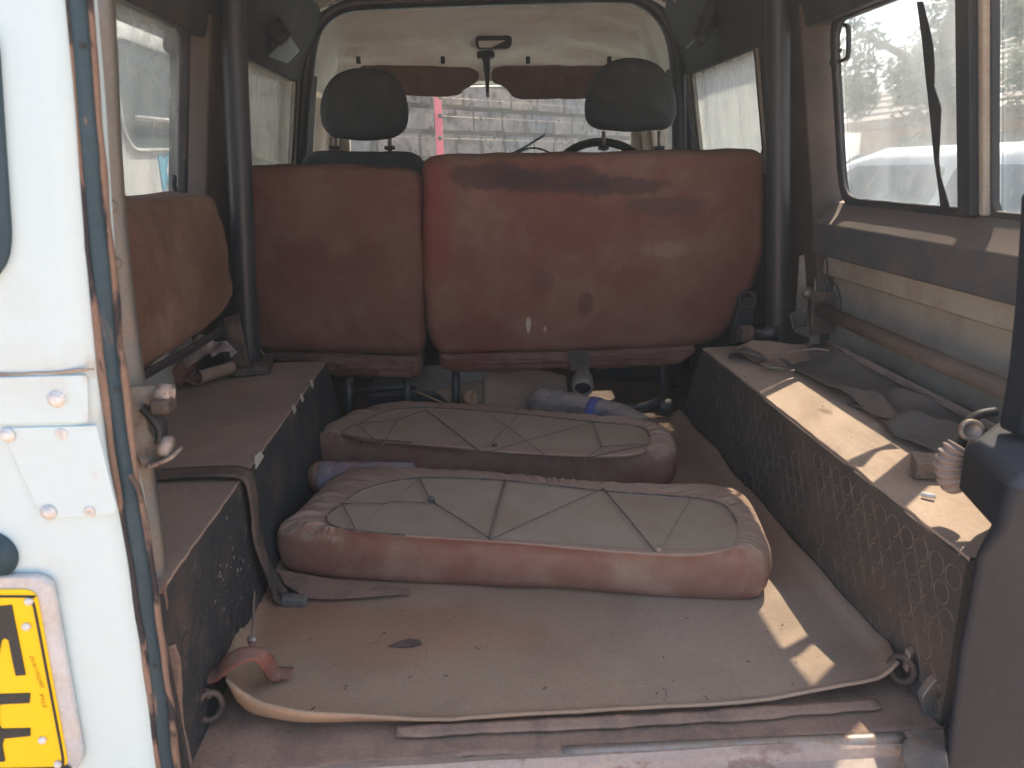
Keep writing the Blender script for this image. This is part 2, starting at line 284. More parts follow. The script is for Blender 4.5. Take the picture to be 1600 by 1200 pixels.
def tube_geo(P, r, n=10, cap=True, rr=None):
    P = [Vector(p) for p in P]; V = []; Fc = []
    up = None
    for i, p in enumerate(P):
        t = (P[min(i+1, len(P)-1)]-P[max(i-1, 0)]).normalized()
        if up is None:
            up = t.orthogonal().normalized()
        up = (up-t*up.dot(t)).normalized(); sd = t.cross(up)
        ri = rr[i] if rr else r
        for k in range(n):
            a = 2*pi*k/n; V.append(p+(up*cos(a)+sd*sin(a))*ri)
    for i in range(len(P)-1):
        for k in range(n): Fc.append((i*n+k, i*n+(k+1) % n, (i+1)*n+(k+1) % n, (i+1)*n+k))
    if cap: Fc += [tuple(range(n)), tuple(range(len(P)*n-1, len(P)*n-n-1, -1))]
    return V, Fc
def tube(name, P, r, mat, parent=None, n=10, sm=0, rr=None):
    if sm: P = cat(P, sm)
    V, Fc = tube_geo(P, r, n, True, rr)
    return mk(name, V, Fc, mat, parent, smooth=True)
def join(gs):
    V = []; Fc = []
    for v, f in gs:
        b = len(V); V += list(v); Fc += [tuple(i+b for i in q) for q in f]
    return V, Fc
def lathe(name, base, axis, prof, mat, parent=None, n=20, mats=None, bands=None):
    "prof = [(distance along axis, radius)]"
    a = Vector(axis).normalized(); u = a.orthogonal().normalized(); v = a.cross(u); base = Vector(base)
    V = []; Fc = []; fm = []
    for h, r in prof:
        for k in range(n):
            t = 2*pi*k/n; V.append(base+a*h+(u*cos(t)+v*sin(t))*r)
    for i in range(len(prof)-1):
        for k in range(n): Fc.append((i*n+k, i*n+(k+1) % n, (i+1)*n+(k+1) % n, (i+1)*n+k)); fm.append(bands[i] if bands else 0)
    Fc += [tuple(range(n)), tuple(range(len(prof)*n-1, len(prof)*n-n-1, -1))]; fm += [0, 0]
    return mk(name, V, Fc, mat, parent, smooth=True, mats=mats, fm=fm)
def bolt(name, p, nrm, r, mat, parent=None, h=None, washer=True):
    h = h or r*.7
    pr = [(0, r*1.5), (h*.25, r*1.5), (h*.3, r*1.02), (h*.75, r), (h, r*.75), (h*1.08, r*.3), (h*1.08, .0001)] if washer else [(0, r), (h*.6, r), (h, r*.7), (h*1.1, .0001)]
    return lathe(name, p, nrm, pr, mat, parent, 14)
def ribbon(name, P, W, width, th, mat, parent=None, sm=4, smooth=True, wob=0.):
    "flat band along P; W = side vector(s)"
    Wv = [Vector(W)]*len(P) if not isinstance(W, list) else [Vector(q) for q in W]
    Q = cat(P, sm); WW = cat(Wv, sm); V = []; Fc = []
    for i, p in enumerate(Q):
        t = (Q[min(i+1, len(Q)-1)]-Q[max(i-1, 0)]).normalized(); sd = WW[i]-t*WW[i].dot(t); sd.normalize(); nn = t.cross(sd)
        wd = width*(1+wob*noise.noise(p*40))
        for a, b in ((-1, -1), (-.5, -1.0), (0, -1), (.5, -1), (1, -1), (1, 1), (.5, 1), (0, 1), (-.5, 1), (-1, 1)): V.append(p+sd*a*wd/2+nn*b*th/2)
    n = 10
    for i in range(len(Q)-1):
        for k in range(n): Fc.append((i*n+k, i*n+(k+1) % n, (i+1)*n+(k+1) % n, (i+1)*n+k))
    Fc += [tuple(range(n)), tuple(range(len(Q)*n-1, len(Q)*n-n-1, -1))]
    return mk(name, V, Fc, mat, parent, smooth=smooth)
def rpoly(pts, r, n=5):
    "round the corners of a closed polygon (3-D points); r single or list"
    P = [Vector(p) for p in pts]; m = len(P); out = []
    for i in range(m):
        ri = r[i] if isinstance(r, (list, tuple)) else r
        a, b, c = P[i-1], P[i], P[(i+1) % m]
        if ri <= 0: out.append(b); continue
        d1 = (a-b); d2 = (c-b); k = min(ri, d1.length*.45, d2.length*.45); s_ = b+d1.normalized()*k; e_ = b+d2.normalized()*k
        for j in range(n+1):
            t = j/n; out.append(s_*(1-t)**2+b*2*t*(1-t)+e_*t*t)
    return out
def resample(P, n):
    P = [Vector(p) for p in P]; m = len(P); L = [0]
    for i in range(m): L.append(L[-1]+(P[(i+1) % m]-P[i]).length)
    out = []; j = 0
    for k in range(n):
        d = L[-1]*k/n
        while L[j+1] < d: j += 1
        t = (d-L[j])/max(L[j+1]-L[j], 1e-9); out.append(P[j].lerp(P[(j+1) % m], t))
    return out
def pad(name, outline, nrm, th, mat, parent=None, er=.03, puff=.012, amp=.003, nf=9., N_=120, back=True, seed=0., mats=None):
    "upholstered pad: outline in a plane, front face bulging along nrm, rounded edges"
    nrm = Vector(nrm).normalized(); O = resample(outline, N_); c = sum(O, Vector())/N_
    ins = []
    for i in range(N_):
        t = (O[(i+2) % N_]-O[i-2]).normalized(); q = nrm.cross(t); q = q if q.dot(c-O[i]) > 0 else -q; ins.append(q)
    rings = []
    def ring(d, h): rings.append([O[i]+ins[i]*d+nrm*h for i in range(N_)])
    ring(er*.8, -th); ring(er*.3, -th+er*.15); ring(0, -th+er*.6)
    ring(0, -th*.5); ring(-.002, -er*1.1)
    for k in range(1, 7): a = k/6*pi/2; ring(er*(1-cos(a)), -er+er*sin(a))
    last = rings[-1]; K = 16
    for k in range(1, K):
        f = 1-k/K; h = puff*(1-f**2.5); rings.append([c+(p-c)*f+nrm*(h-(c-p).dot(nrm)*0) for p in last])
    V = [p for rg in rings for p in rg]; V2 = []
    for idx, p in enumerate(V):
        k = idx//N_
        q = p*nf+Vector((seed, 0, seed)); d = noise.noise(q)*amp*2.2+noise.noise(q*2.7)*amp+noise.noise(q*6)*amp*.35
        if k < 3: d = 0
        elif k < 6:
            V2.append(p+ins[idx % N_]*d*.8); continue
        V2.append(p+nrm*d)
    cf = len(V2); V2.append(c+nrm*puff); cb = cf+1; V2.append(c-nrm*th)
    Fc = []
    for i in range(len(rings)-1):
        for k in range(N_): Fc.append((i*N_+k, i*N_+(k+1) % N_, (i+1)*N_+(k+1) % N_, (i+1)*N_+k))
    b = (len(rings)-1)*N_
    for k in range(N_): Fc.append((b+k, b+(k+1) % N_, cf)); Fc.append((k, (k+1) % N_, cb))
    return mk(name, V2, Fc, mat, parent, smooth=True)
def ringframe(name, outer, inner, ext, mat, parent=None, bevel=0.):
    n = 64; A = resample(outer, n); B = resample(inner, n)
    # start both at the same corner direction
    c = sum(A, Vector())/n
    k = min(range(n), key=lambda j: (B[j]-c).normalized().angle((A[0]-c).normalized())); B = B[k:]+B[:k]
    e = Vector(ext); V = A+B+[p+e for p in A]+[p+e for p in B]; Fc = []
    for i in range(n):
        j = (i+1) % n
        Fc += [(i, j, n+j, n+i), (2*n+i, 3*n+i, 3*n+j, 2*n+j), (i, 2*n+i, 2*n+j, j), (n+i, n+j, 3*n+j, 3*n+i)]
    return mk(name, V, Fc, mat, parent, bevel=bevel)
def sheet(name, f, nu, nv, th, mat, parent=None, smooth=True):
    "f(u,v) -> point; solid sheet of thickness th"
    V = [Vector(f(i/nu, j/nv)) for j in range(nv+1) for i in range(nu+1)]
    Fc = [(j*(nu+1)+i, j*(nu+1)+i+1, (j+1)*(nu+1)+i+1, (j+1)*(nu+1)+i) for j in range(nv) for i in range(nu)]
    o = mk(name, V, Fc, mat, parent, smooth=smooth)
    m = o.modifiers.new('solid', 'SOLIDIFY'); m.thickness = th; m.offset = 1
    return o
def fz(x, y, z, f, a): return noise.noise(Vector((x, y, z))*f)*a

# ================================================================== VEHICLE
veh = thing('off_road_vehicle', 'white four-wheel-drive vehicle with open rear, dusty load bay and yellow number plate', 'vehicle', (0, 1.8, -.8))
# floor, shell
box('load_floor', (-.76, .757, -.03), (.76, 2.02, -.004), 'rusty', veh)
box('footwell_floor', (-.79, 2.02, -.16), (.79, 3.4, -.13), 'darksteel', veh)
box('footwell_step', (-.79, 1.99, -.16), (.79, 2.02, -.03), 'darksteel', veh)
WZ0, WZ1 = .594, .958
def wx(z): return .718-.16*(z-.58)
# rear sill, beads of metal under the torn mat edge
def sillprof(x):
    return [(x, .757, -.004), (x, .752, .002), (x, .742, .004), (x, .734, -.002), (x, .728, -.012), (x, .716, -.016), (x, .700, -.018), (x, .690, -.03), (x, .690, -.20), (x, .757, -.20)]
sillV = []; SX = [-.50+.96*i/48 for i in range(49)]
for x in SX: sillV += [(p[0], p[1], p[2]+fz(x, p[1], 0, 9, .003)) for p in sillprof(x)]
sillF = [(i*10+k, i*10+(k+1) % 10, i*10+10+(k+1) % 10, i*10+10+k) for i in range(48) for k in range(10)]+[tuple(range(10)), tuple(range(489, 479, -1))]
mk('rear_sill', sillV, sillF, 'rusty', veh, smooth=False)
tube('sill_bead', [at(880, 1178, 2, -.004), at(1100, 1168, 2, -.004), at(1300, 1160, 2, -.004), at(1412, 1156, 2, -.004)], .0095, 'steel', veh, sm=6)
# wheel boxes
for s in (-1, 1):
    x0, x1 = .4625*s, .762*s
    yn = .757 if s > 0 else .757
    prof = [(yn, -.002), (yn, .232), (1.80, .232), (1.965, -.002)]
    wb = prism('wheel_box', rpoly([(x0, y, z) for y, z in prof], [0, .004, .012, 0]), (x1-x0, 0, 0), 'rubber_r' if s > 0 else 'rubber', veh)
    # lid: thin board with ragged inner edge
    V = []; nY = 90
    for j in range(nY+1):
        y = (yn+.001)+(1.803-yn)*j/nY
        e = .0025*noise.noise(Vector((s*3, y*22, 0)))+.0012*noise.noise(Vector((s, y*90, 0)))
        zz = .2365+fz(s, y, 1, 6, .0015)
        xi = (.466+e)*s
        V += [(xi, y, zz-.007), (xi, y, zz), ((.60)*s, y, .238+fz(s*4, y, 2, 5, .002)), (.758*s, y, .237)]
    Fc = []
    for j in range(nY):
        for k in range(3): Fc.append((j*4+k, j*4+k+1, j*4+5+k, j*4+4+k))
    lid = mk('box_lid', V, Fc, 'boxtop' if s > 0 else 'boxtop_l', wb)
    # raised coin rings on the inner face
    gs = []; R = .0148; py = .0335
    rows = 7
    for r_ in range(rows):
        z = .020+r_*.0302
        yy = .775+(py/2 if r_ % 2 else 0)
        while yy < 1.74:
            if (s > 0 and random.random() > .08+max(0, (yy-1.0))*.7) or (s < 0 and .80 < yy < 1.12 and random.random() < .6):
                k_ = 20; P = [Vector((.4622*s, yy+cos(2*pi*i/k_)*R, z+sin(2*pi*i/k_)*R)) for i in range(k_)]
                V = []; Fc = []
                for i, p in enumerate(P):
                    dd = (p-Vector((.4622*s, yy, z))).normalized()
                    V += [p+dd*.0011, p+Vector((-s*.0011, 0, 0)), p-dd*.0011]
                for i in range(k_):
                    j = (i+1) % k_; Fc += [(i*3, j*3, j*3+1, i*3+1), (i*3+1, j*3+1, j*3+2, i*3+2)]
                gs.append((V, Fc))
            yy += py
    V, Fc = join(gs)
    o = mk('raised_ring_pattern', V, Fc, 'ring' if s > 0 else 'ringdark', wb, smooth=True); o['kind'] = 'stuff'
# chipped paper-white tears on the left lid edge
for px, py_, l in ((487, 597, .02), (471, 616, .016), (459, 636, .02), (403, 712, .05)):
    p = at(px, py_, 0, -.463)
    prism('torn_edge_flake', [(p.x, p.y-l*.5, .226), (p.x-.003, p.y-l*.2, .243), (p.x-.002, p.y+l*.3, .241), (p.x, p.y+l*.5, .228)], (.0025, 0, 0), 'cream', veh)
# side walls
for s in (-1, 1):
    y0, y1 = .80, 1.80
    tr = [(.752, .590), (.732, .588), (.715, .561), (.696, .544), (.692, .538), (.692, .474), (.698, .470), (.76, .470), (.76, .595)]
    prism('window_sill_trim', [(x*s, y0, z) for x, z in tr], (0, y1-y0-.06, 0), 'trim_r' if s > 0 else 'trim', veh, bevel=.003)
    cp = [(.710, .471), (.722, .466), (.722, .432), (.722, .424), (.750, .414), (.752, .25), (.752, .20), (.765, .20), (.765, .473)]
    prism('inner_side_panel', [(x*s, y0, z) for x, z in cp], (0, y1-y0, 0), 'cream', veh, bevel=.003)
    prism('outer_side_panel', [(x*s, .702, z) for x, z in [(.785, -.35), (.80, -.30), (.80, .30), (.775, .594), (.767, .594), (.767, -.35)]], (0, 2.7, 0), 'paint', veh)
    # roof rail above the windows and gutter
    rl = [(wx(.958), .958), (wx(.958)-.022, .952), (.615, 1.02), (.575, 1.10), (.54, 1.17), (.56, 1.20), (.70, 1.13), (.70, .958)]
    prism('roof_rail', [(x*s, .70, z) for x, z in rl], (0, 1.98, 0), 'trim', veh, bevel=.006)
    prism('front_roof_rail', [(x*s, 2.68, z) for x, z in rl], (0, .64, 0), 'lining', veh, bevel=.006)
    def pil(name, ya, yb, mat, zlo=.40, dpt=.03, top=1.0, dy=0, bv=.006):
        P = [(wx(z)*s, y, z) for y, z in ((ya, zlo), (yb, zlo), (yb+dy, top), (ya+dy, top))]
        return prism(name, [Vector(p)+Vector((.05*s, 0, 0)) for p in P], (-(.05+dpt)*s, 0, 0), mat, veh, bevel=bv)
    pil('rear_pillar', .72, .83, 'trim', .2)
    cpil = pil('middle_pillar', 1.735, 1.99, 'pillar', .2, .035)
    box('pillar_cover_plate', (s*.66-.003 if s < 0 else .657, 1.79, .86), (s*.66+.003 if s < 0 else .663, 1.84, .95), 'vinyl', cpil, bevel=.002)
    pil('front_pillar_post', 2.69, 2.90, 'trim', -.1, .03)
    pil('windscreen_pillar', 3.30, 3.36, 'creamframe', .4, .05)
    prism('door_lower_panel', [(x*s, 1.99, z) for x, z in [(.70, -.13), (.70, .655), (.75, .655), (.762, .40), (.762, -.13)]], (0, .70, 0), 'trim', veh, bevel=.005)
    prism('front_door_lower_panel', [(x*s, 2.90, z) for x, z in [(.70, -.13), (.70, .60), (.75, .60), (.762, .40), (.762, -.13)]], (0, .40, 0), 'trim', veh, bevel=.005)
    # ---- windows
    def wp(y, z, d=0.): return Vector(((wx(z)+d)*s, y, z))
    def window(ya, yb, za, zb, fw, fmat, gmat, d=0, rc=(.05, .05, .05, .05), th=.014, out=.006, gasket=True, fan=(0, 0, 0, 0)):
        O = [wp(ya-fw, za-fw, d), wp(yb+fw, za-fw, d), wp(yb+fw, zb+fw, d), wp(ya-fw, zb+fw, d)]
        I = [wp(ya, za, d), wp(yb, za, d), wp(yb, zb, d), wp(ya, zb, d)]
        fr = ringframe('side_window', rpoly(O, [r*1.3 for r in rc]), rpoly(I, list(rc)), (-th*s, 0, 0), fmat, veh, bevel=.002)
        G = [p+Vector((out*s, 0, 0)) for p in rpoly([wp(ya-.012, za-.012, d), wp(yb+.012, za-.012, d), wp(yb+.012, zb+.012, d), wp(ya-.012, zb+.012, d)], list(rc))]
        pn = prism('window_pane', G, (.004*s, 0, 0), gmat, fr)
        if gasket:
            C = [p+Vector((-th*s*.9, 0, 0)) for p in resample(rpoly(I, list(rc)), 60)]
            Cn = C+[C[0]]
            V, Fc = tube_geo(Cn, .0045, 6, False); V = [Vector(v)+Vector((0, fz(v[0], v[1], v[2], 35, .0022), fz(v[1], v[2], v[0], 35, .0022))) for v in V]
            mk('rubber_gasket', V, Fc, 'plastic', fr, smooth=True)
        return fr
    if s > 0:
        window(1.245, 1.685, WZ0+.002, WZ1, .02, 'trim', 'glass_r', d=.026, rc=(.006, .055, .05, .006))
        window(.85, 1.192, WZ0+.004, WZ1, .02, 'trim', 'glass_rr', d=.031, rc=(.05, .006, .006, .05), gasket=False)
        prism('window_slide_channel', [wp(1.211, WZ0-.004, -.006), wp(1.246, WZ0-.004, -.006), wp(1.246, WZ1+.01, -.006), wp(1.211, WZ1+.01, -.006)], (.030, 0, 0), 'trim', veh, bevel=.002)
        prism('window_slide_channel', [wp(1.196, WZ0-.004, .006), wp(1.2105, WZ0-.004, .006), wp(1.2105, WZ1+.01, .006), wp(1.196, WZ1+.01, .006)], (.018, 0, 0), 'creamframe', veh, bevel=.004)
        # dark torn tint strip hanging on the glass
        tp = [(1478, 2), (1482, 40), (1484, 70), (1481, 105), (1476, 134), (1482, 168), (1473, 215), (1466, 250), (1465, 275), (1472, 325), (1458, 325), (1459, 285), (1459, 250), (1464, 150), (1465, 120), (1468, 60), (1469, 2)]
        fr_ = bpy.data.objects['side_window'] if False else None
        tint = [at(a, b, 0, .7) for a, b in tp]
        tint = [Vector((wx(p.z)-.002, p.y, p.z)) for p in tint]
        prism('torn_tint_strip', tint, (.0015, 0, 0), 'plastic', veh)
        # broken gasket rag at the top corner
        q = [at(a, b, 0, .69) for a, b in ((1316, 38), (1325, 42), (1326, 65), (1324, 90), (1312, 96), (1305, 105), (1299, 96), (1308, 84), (1313, 76), (1320, 66))]
        ribbon('broken_gasket_end', [q[0], q[1], q[2], q[3], q[4], q[5], q[6], q[7], q[8]], (1, 0, 0), .008, .006, 'plastic', veh, sm=3)
    else:
        window(.86, 1.66, WZ0+.004, WZ1+.004, .02, 'trim', 'glass_l', rc=(.05, .03, .03, .05))
        q = [at(a, b, 0, -.69) for a, b in ((258, 40), (262, 60), (258, 72), (268, 80), (277, 86))]
        ribbon('broken_gasket_end', q, (0, 1, .3), .016, .005, 'plastic', veh, sm=3)
        q = [at(a, b, 0, -.69) for a, b in ((273, 275), (272, 290), (276, 300), (282, 306))]
        ribbon('broken_gasket_end', q, (0, 1, .3), .010, .005, 'plastic', veh, sm=3)
        tube('hanging_wire', [at(290, 30, 0, -.68), at(291, 120, 0, -.68), at(291, 200, 0, -.68), at(291, 240, 0, -.68), at(288, 247, 0, -.68)], .0012, 'steel', veh, n=6, sm=4)
    window(2.05, 2.63, .69, .965, .045, 'creamframe', 'glass_lf' if s < 0 else 'glass_rf', rc=(.02, .03, .03, .02), d=-.006)
    window(2.94, 3.28, .62, .955, .035, 'creamframe', 'glass_w', rc=(.02, .03, .03, .02), d=-.004, gasket=False)
# roof
def lin(u, v):
    y = .74+2.50*v; a = (u-.5)*2
    hw = .60 if y < 2.66 else .685; k = abs(a)
    top = 1.215
    if y > 2.85: t = (y-2.85)/.39; top = 1.215-.175*t**1.6
    side = 1.0+(.02 if y < 2.85 else -.03*(y-2.85)/.4)
    e = max(0., (k-.62)/.38); z = top-(top-side)*(1-sqrt(max(0, 1-e*e))); x = a*hw*(1+.06*e)
    if y > 2.85: x *= 1+.05*(y-2.85)
    z += fz(x, y, 0, 7, .010)+fz(x*.6, y*1.6, 3, 16, .006)+(.010*noise.noise(Vector((x*6-y*14, y*5, 7)))*(1+2*e))
    return (x, y, min(z, 1.222))
o = sheet('roof_lining', lambda u, v: lin(u, v*.76), 60, 60, .003, 'lining_b', veh)
o = sheet('front_roof_lining', lambda u, v: lin(u, .745+v*.255), 90, 50, .003, 'lining', veh)
rs = [(-.70, 1.0), (-.66, 1.15), (-.56, 1.24), (0, 1.26), (.56, 1.24), (.66, 1.15), (.70, 1.0), (.72, 1.0), (.68, 1.17), (.57, 1.265), (0, 1.285), (-.57, 1.265), (-.68, 1.17), (-.72, 1.0)]
prism('roof_skin', [(x, .69, z) for x, z in rs], (0, 2.72, 0), 'paint', veh)
# windscreen header, base, dashboard
prism('windscreen_header', [(-.66, 3.24, 1.005), (-.66, 3.24, 1.06), (-.66, 3.42, 1.22), (-.66, 3.42, 1.0)], (1.32, 0, 0), 'lining', veh, bevel=.006)
ws = ringframe('windscreen_frame', [(-.68, 3.36, .62), (.68, 3.36, .62), (.68, 3.32, 1.03), (-.68, 3.32, 1.03)], rpoly([(-.60, 3.36, .65), (.60, 3.36, .65), (.585, 3.32, 1.0), (-.585, 3.32, 1.0)], .03), (0, .03, 0), 'creamframe', veh, bevel=.004)
prism('windscreen_pane', [(-.61, 3.372, .64), (.61, 3.372, .64), (.60, 3.335, 1.01), (-.60, 3.335, 1.01)], (0, .004, 0), 'glass_w', ws)
prism('dashboard', rpoly([(-.68, 3.0, .20), (-.68, 3.0, .56), (-.68, 3.06, .62), (-.68, 3.34, .625), (-.68, 3.34, .20)], .03), (1.36, 0, 0), 'plastic', veh)
box('bulkhead', (-.76, 3.36, -.2), (.76, 3.40, .62), 'trim', veh)
box('bonnet', (-.62, 3.42, .38), (.62, 4.35, .44), 'paint', veh, bevel=.03)
# headlining trims: lamp, mirror stem, visors and clips
dl = prism('roof_lamp', rpoly([at(a, b, 1, 2.98) for a, b in ((741, 56), (801, 55), (799, 75), (745, 77))], .02), (0, .03, 0), 'plastic', veh, bevel=.003)
prism('lamp_lens', rpoly([at(a, b, 1, 2.976) for a, b in ((747, 64), (790, 63), (778, 69), (768, 74), (749, 74))], .006), (0, .01, 0), 'lens', dl)
ms = [at(a, b, 1, 3.12) for a, b in ((759, 80), (760, 96), (761, 120), (762, 150))]
tube('mirror_stem', ms, .02, 'plastic', veh, n=12, rr=[.030, .014, .010, .005])
obox('mirror_base', at(759, 86, 1, 3.12), (.034, 0, 0), (0, .02, 0), (0, 0, .013), 'plastic', veh, .008)
lathe('stem_end_ball', at(762, 149, 1, 3.115), (0, -1, 0), [(0, .008), (.004, .007), (.006, .0001)], 'steel', veh, 10)
for pts, rr_ in (([(562, 102), (735, 105), (748, 112), (748, 125), (736, 133), (727, 137), (716, 147), (700, 150), (600, 148), (560, 146)], [.02, .01, .02, .02, .012, .01, .012, .02, .02, .02]),
                 ([(771, 107), (790, 103), (975, 103), (975, 153), (815, 154), (803, 152), (795, 141), (786, 134), (772, 130), (768, 122)], [.02, .01, .02, .02, .01, .012, .012, .012, .02, .01])):
    O = rpoly([at(a, b, 1, 3.13) for a, b in pts], rr_)
    pad('sun_visor', O, (0, -1, 0), .018, 'visor', veh, er=.006, puff=.004, amp=.002, nf=14, N_=110)
for px in (560, 692, 825, 952):
    p = at(px, 94, 1, 3.08)
    obox('visor_clip', p, (.008, 0, 0), (0, .008, 0), (0, 0, .013), 'plastic', veh, .003)
# front roll hoop and rear roll tubes
hp = [at(a, b, 1, 2.7) for a, b in ((462, 300), (468, 240), (473, 170), (480, 95), (489, 52), (508, 25), (540, 8), (600, 2), (800, -5), (960, -9), (1005, 0), (1035, 25), (1052, 60), (1059, 110), (1061, 170), (1062, 235), (1063, 300))]
hp = [Vector((hp[0].x, 2.7, -.13))]+hp+[Vector((hp[-1].x, 2.7, -.13))]
tube('roll_hoop', hp, .026, 'tube', veh, n=16, sm=5)
for s in (-1, 1):
    P = [(.632*s, 1.75, .237), (.626*s, 1.75, .36), (.600*s, 1.75, .70), (.574*s, 1.75, 1.03), (.56*s, 1.75, 1.16)]
    t_ = tube('roll_tube', P, .0265, 'tube', veh, n=18, sm=3)
    lathe('tube_foot', (.632*s, 1.75, .238), (0, 0, 1), [(0, .05), (.006, .05), (.008, .03), (.012, .027), (.0125, .0001)], 'darksteel', t_)
# air duct / black bags of trim in the upper corners
for s, pts in ((-1, ((430, 120), (470, 78), (447, 45), (415, 70))), (1, ((1065, 50), (1078, 52), (1098, 72), (1072, 78)))):
    prism('rail_end_cover', rpoly([at(a, b, 1, 2.45) for a, b in pts], .008), (-.02*s, -.22, .012), 'tube', veh, bevel=.005)
tube('loom_bundle', [at(a, b, 1, 2.2) for a, b in ((385, -10), (400, 20), (425, 42), (447, 62))], .022, 'plastic', veh, sm=4)
tube('loom_bundle', [at(a, b, 1, 2.2) for a, b in ((1120, -10), (1108, 20), (1100, 45), (1092, 62))], .02, 'plastic', veh, sm=4)
# black upper trim corners behind the tubes (headlining sides)
for s in (-1, 1):
    prism('side_curtain_trim', rpoly([(s*.66, 1.5, .985), (s*.66, 2.60, .985), (s*.63, 2.55, 1.04), (s*.60, 2.2, 1.12), (s*.585, 1.5, 1.16)], .02), (s*.012, 0, .006), 'trim', veh, bevel=.003)
# belt reels on the front posts
for s, px in ((-1, 452), (1, 1074)):
    p = at(px, 165, 1, 2.72)
    obox('belt_guide', p, (.016, 0, 0), (0, .02, 0), (0, 0, .03), 'plastic', veh, .006)
    tube('belt_webbing', [p, p-Vector((0, -.01, .12)), p-Vector((-.01*s, -.02, .5))], .007, 'strap', veh, n=8)

# ---- rear face of the body, left of the opening
yF = .70
edge = [at(a, b, 1, yF) for a, b in ((94, -40), (112, 150), (123, 300), (135, 450), (147, 580), (160, 700), (186, 820), (208, 960), (228, 1100), (243, 1215), (250, 1290))]
edge = cat(edge, 5); RX = .016
V = []; Fc = []
for e in edge:
    z = e.z
    V += [(-.802, yF+.004, z), (-.60, yF, z), (e.x-RX*1.5, yF, z)]
    for k in range(1, 7):
        a = k/6*pi/2; V.append((e.x-RX*1.5+sin(a)*RX*1.5, yF+RX*1.3*(1-cos(a)), z))
    V += [(e.x+.001, yF+.06, z), (-.80, yF+.06, z)]
m_ = 11
for i in range(len(edge)-1):
    for k in range(m_): Fc.append((i*m_+k, i*m_+(k+1) % m_, (i+1)*m_+(k+1) % m_, (i+1)*m_+k))
Fc += [tuple(range(m_)), tuple(range(len(edge)*m_-1, (len(edge)-1)*m_-1, -1))]
rq = mk('rear_body_panel', V, Fc, 'paint_rear', veh, smooth=True)
m = rq.modifiers.new('e', 'EDGE_SPLIT'); m.split_angle = radians(50)
def fp(a, b, dy=0.): p = at(a, b, 1, yF); return Vector((p.x, yF+dy, p.z))
cpp = prism('capping_plate', [fp(-60, 590, -.003), fp(134, 585, -.003), fp(139, 590, -.003), fp(140, 655, -.003), fp(136, 659, -.003), fp(-60, 664, -.003)], (0, .0028, 0), 'paint_rear', veh, bevel=.001)
bolt('plate_bolt', fp(91, 622, -.003), (0, -1, 0), .0055, 'whitebolt', cpp, .005)
cn = prism('corner_plate', rpoly([fp(2, 668, -.0022), fp(152, 664, -.0022), fp(186, 803, -.0022), fp(68, 811, -.0022)], [.002, .002, .01, .012]), (0, .002, 0), 'paint_rear', veh, bevel=.0008)
for a, b, r in ((15, 678, .006), (78, 798, .0065)): bolt('plate_bolt', fp(a, b, -.003), (0, -1, 0), r*.75, 'whitebolt', cn, .004)
for a, b in ((98, 676), (142, 797)): lathe('plate_rivet', fp(a, b, -.002), (0, -1, 0), [(0, .0055), (.0015, .005), (.002, .0022), (.001, .0015), (.001, .0001)], 'whitebolt', cn, 14)
ribbon('body_seam_sealer', [fp(-60, 583, -.001), fp(20, 584, -.001), fp(60, 582, -.001), fp(100, 581, -.001), fp(125, 578, -.001), fp(148, 576, -.002)], (0, 0, 1), .0026, .0016, 'steel', veh, wob=1.2)
# quarter window in the rear face, with its rubber
qo = [fp(-160, 20), fp(-3, 20), fp(25, 445), fp(-160, 470)]
qi = [fp(-160, 30), fp(-16, 30), fp(10, 415), fp(-160, 440)]
qw = ringframe('rear_quarter_window', rpoly([v+Vector((0, -.006, 0)) for v in qo], [.0, .03, .055, 0]), rpoly([v+Vector((0, -.006, 0)) for v in qi], [0, .025, .04, 0]), (0, .012, 0), 'seal', veh, bevel=.003)
prism('window_pane', [v+Vector((0, -.002, 0)) for v in qi], (0, .003, 0), 'carglass', qw)
lp = fp(-13, 866); lathe('tail_lamp', (lp.x, yF+.001, lp.z), (0, -1, 0), [(0, .026), (.006, .026), (.010, .020), (.018, .018), (.022, .010), (.023, .0001)], 'seal', veh, 24)
# number plate
npb = prism('number_plate', rpoly([fp(-260, 898, -.010), fp(68, 893, -.010), fp(88, 905, -.010), fp(136, 1178, -.010), fp(118, 1202, -.010), fp(-260, 1206, -.010)], [0, .012, .02, .012, .02, 0]), (0, .0095, 0), 'plateback', veh, bevel=.003)
ye = prism('plate_sheet', rpoly([fp(-250, 914, -.0125), fp(66, 911, -.0125), fp(116, 1189, -.0125), fp(-250, 1196, -.0125)], [0, .014, .014, 0]), (0, .003, 0), 'yellow', npb, bevel=.0012)
def flat(poly, dy=-.0138, name='plate_letter', th=.0018, par=None, mat='black'):
    return prism(name, [fp(a, b, dy) for a, b in poly], (0, th, 0), mat, par or npb, bevel=.0004)
flat([(10, 936), (30, 934), (35, 960), (51, 1042), (36, 1043), (31, 1020), (25, 988), (19, 985), (14, 990), (11, 1008), (7, 1010), (1, 1000), (-8, 985), (-16, 990), (-18, 1046), (-36, 1046), (-36, 938), (-16, 938), (-4, 974), (4, 976), (7, 960)])
flat([(58, 1070), (57, 1085), (14, 1087), (10, 1090), (11, 1120), (14, 1125), (58, 1124), (58, 1136), (18, 1140), (15, 1150), (19, 1175), (2, 1177), (-6, 1100), (-9, 1072)])
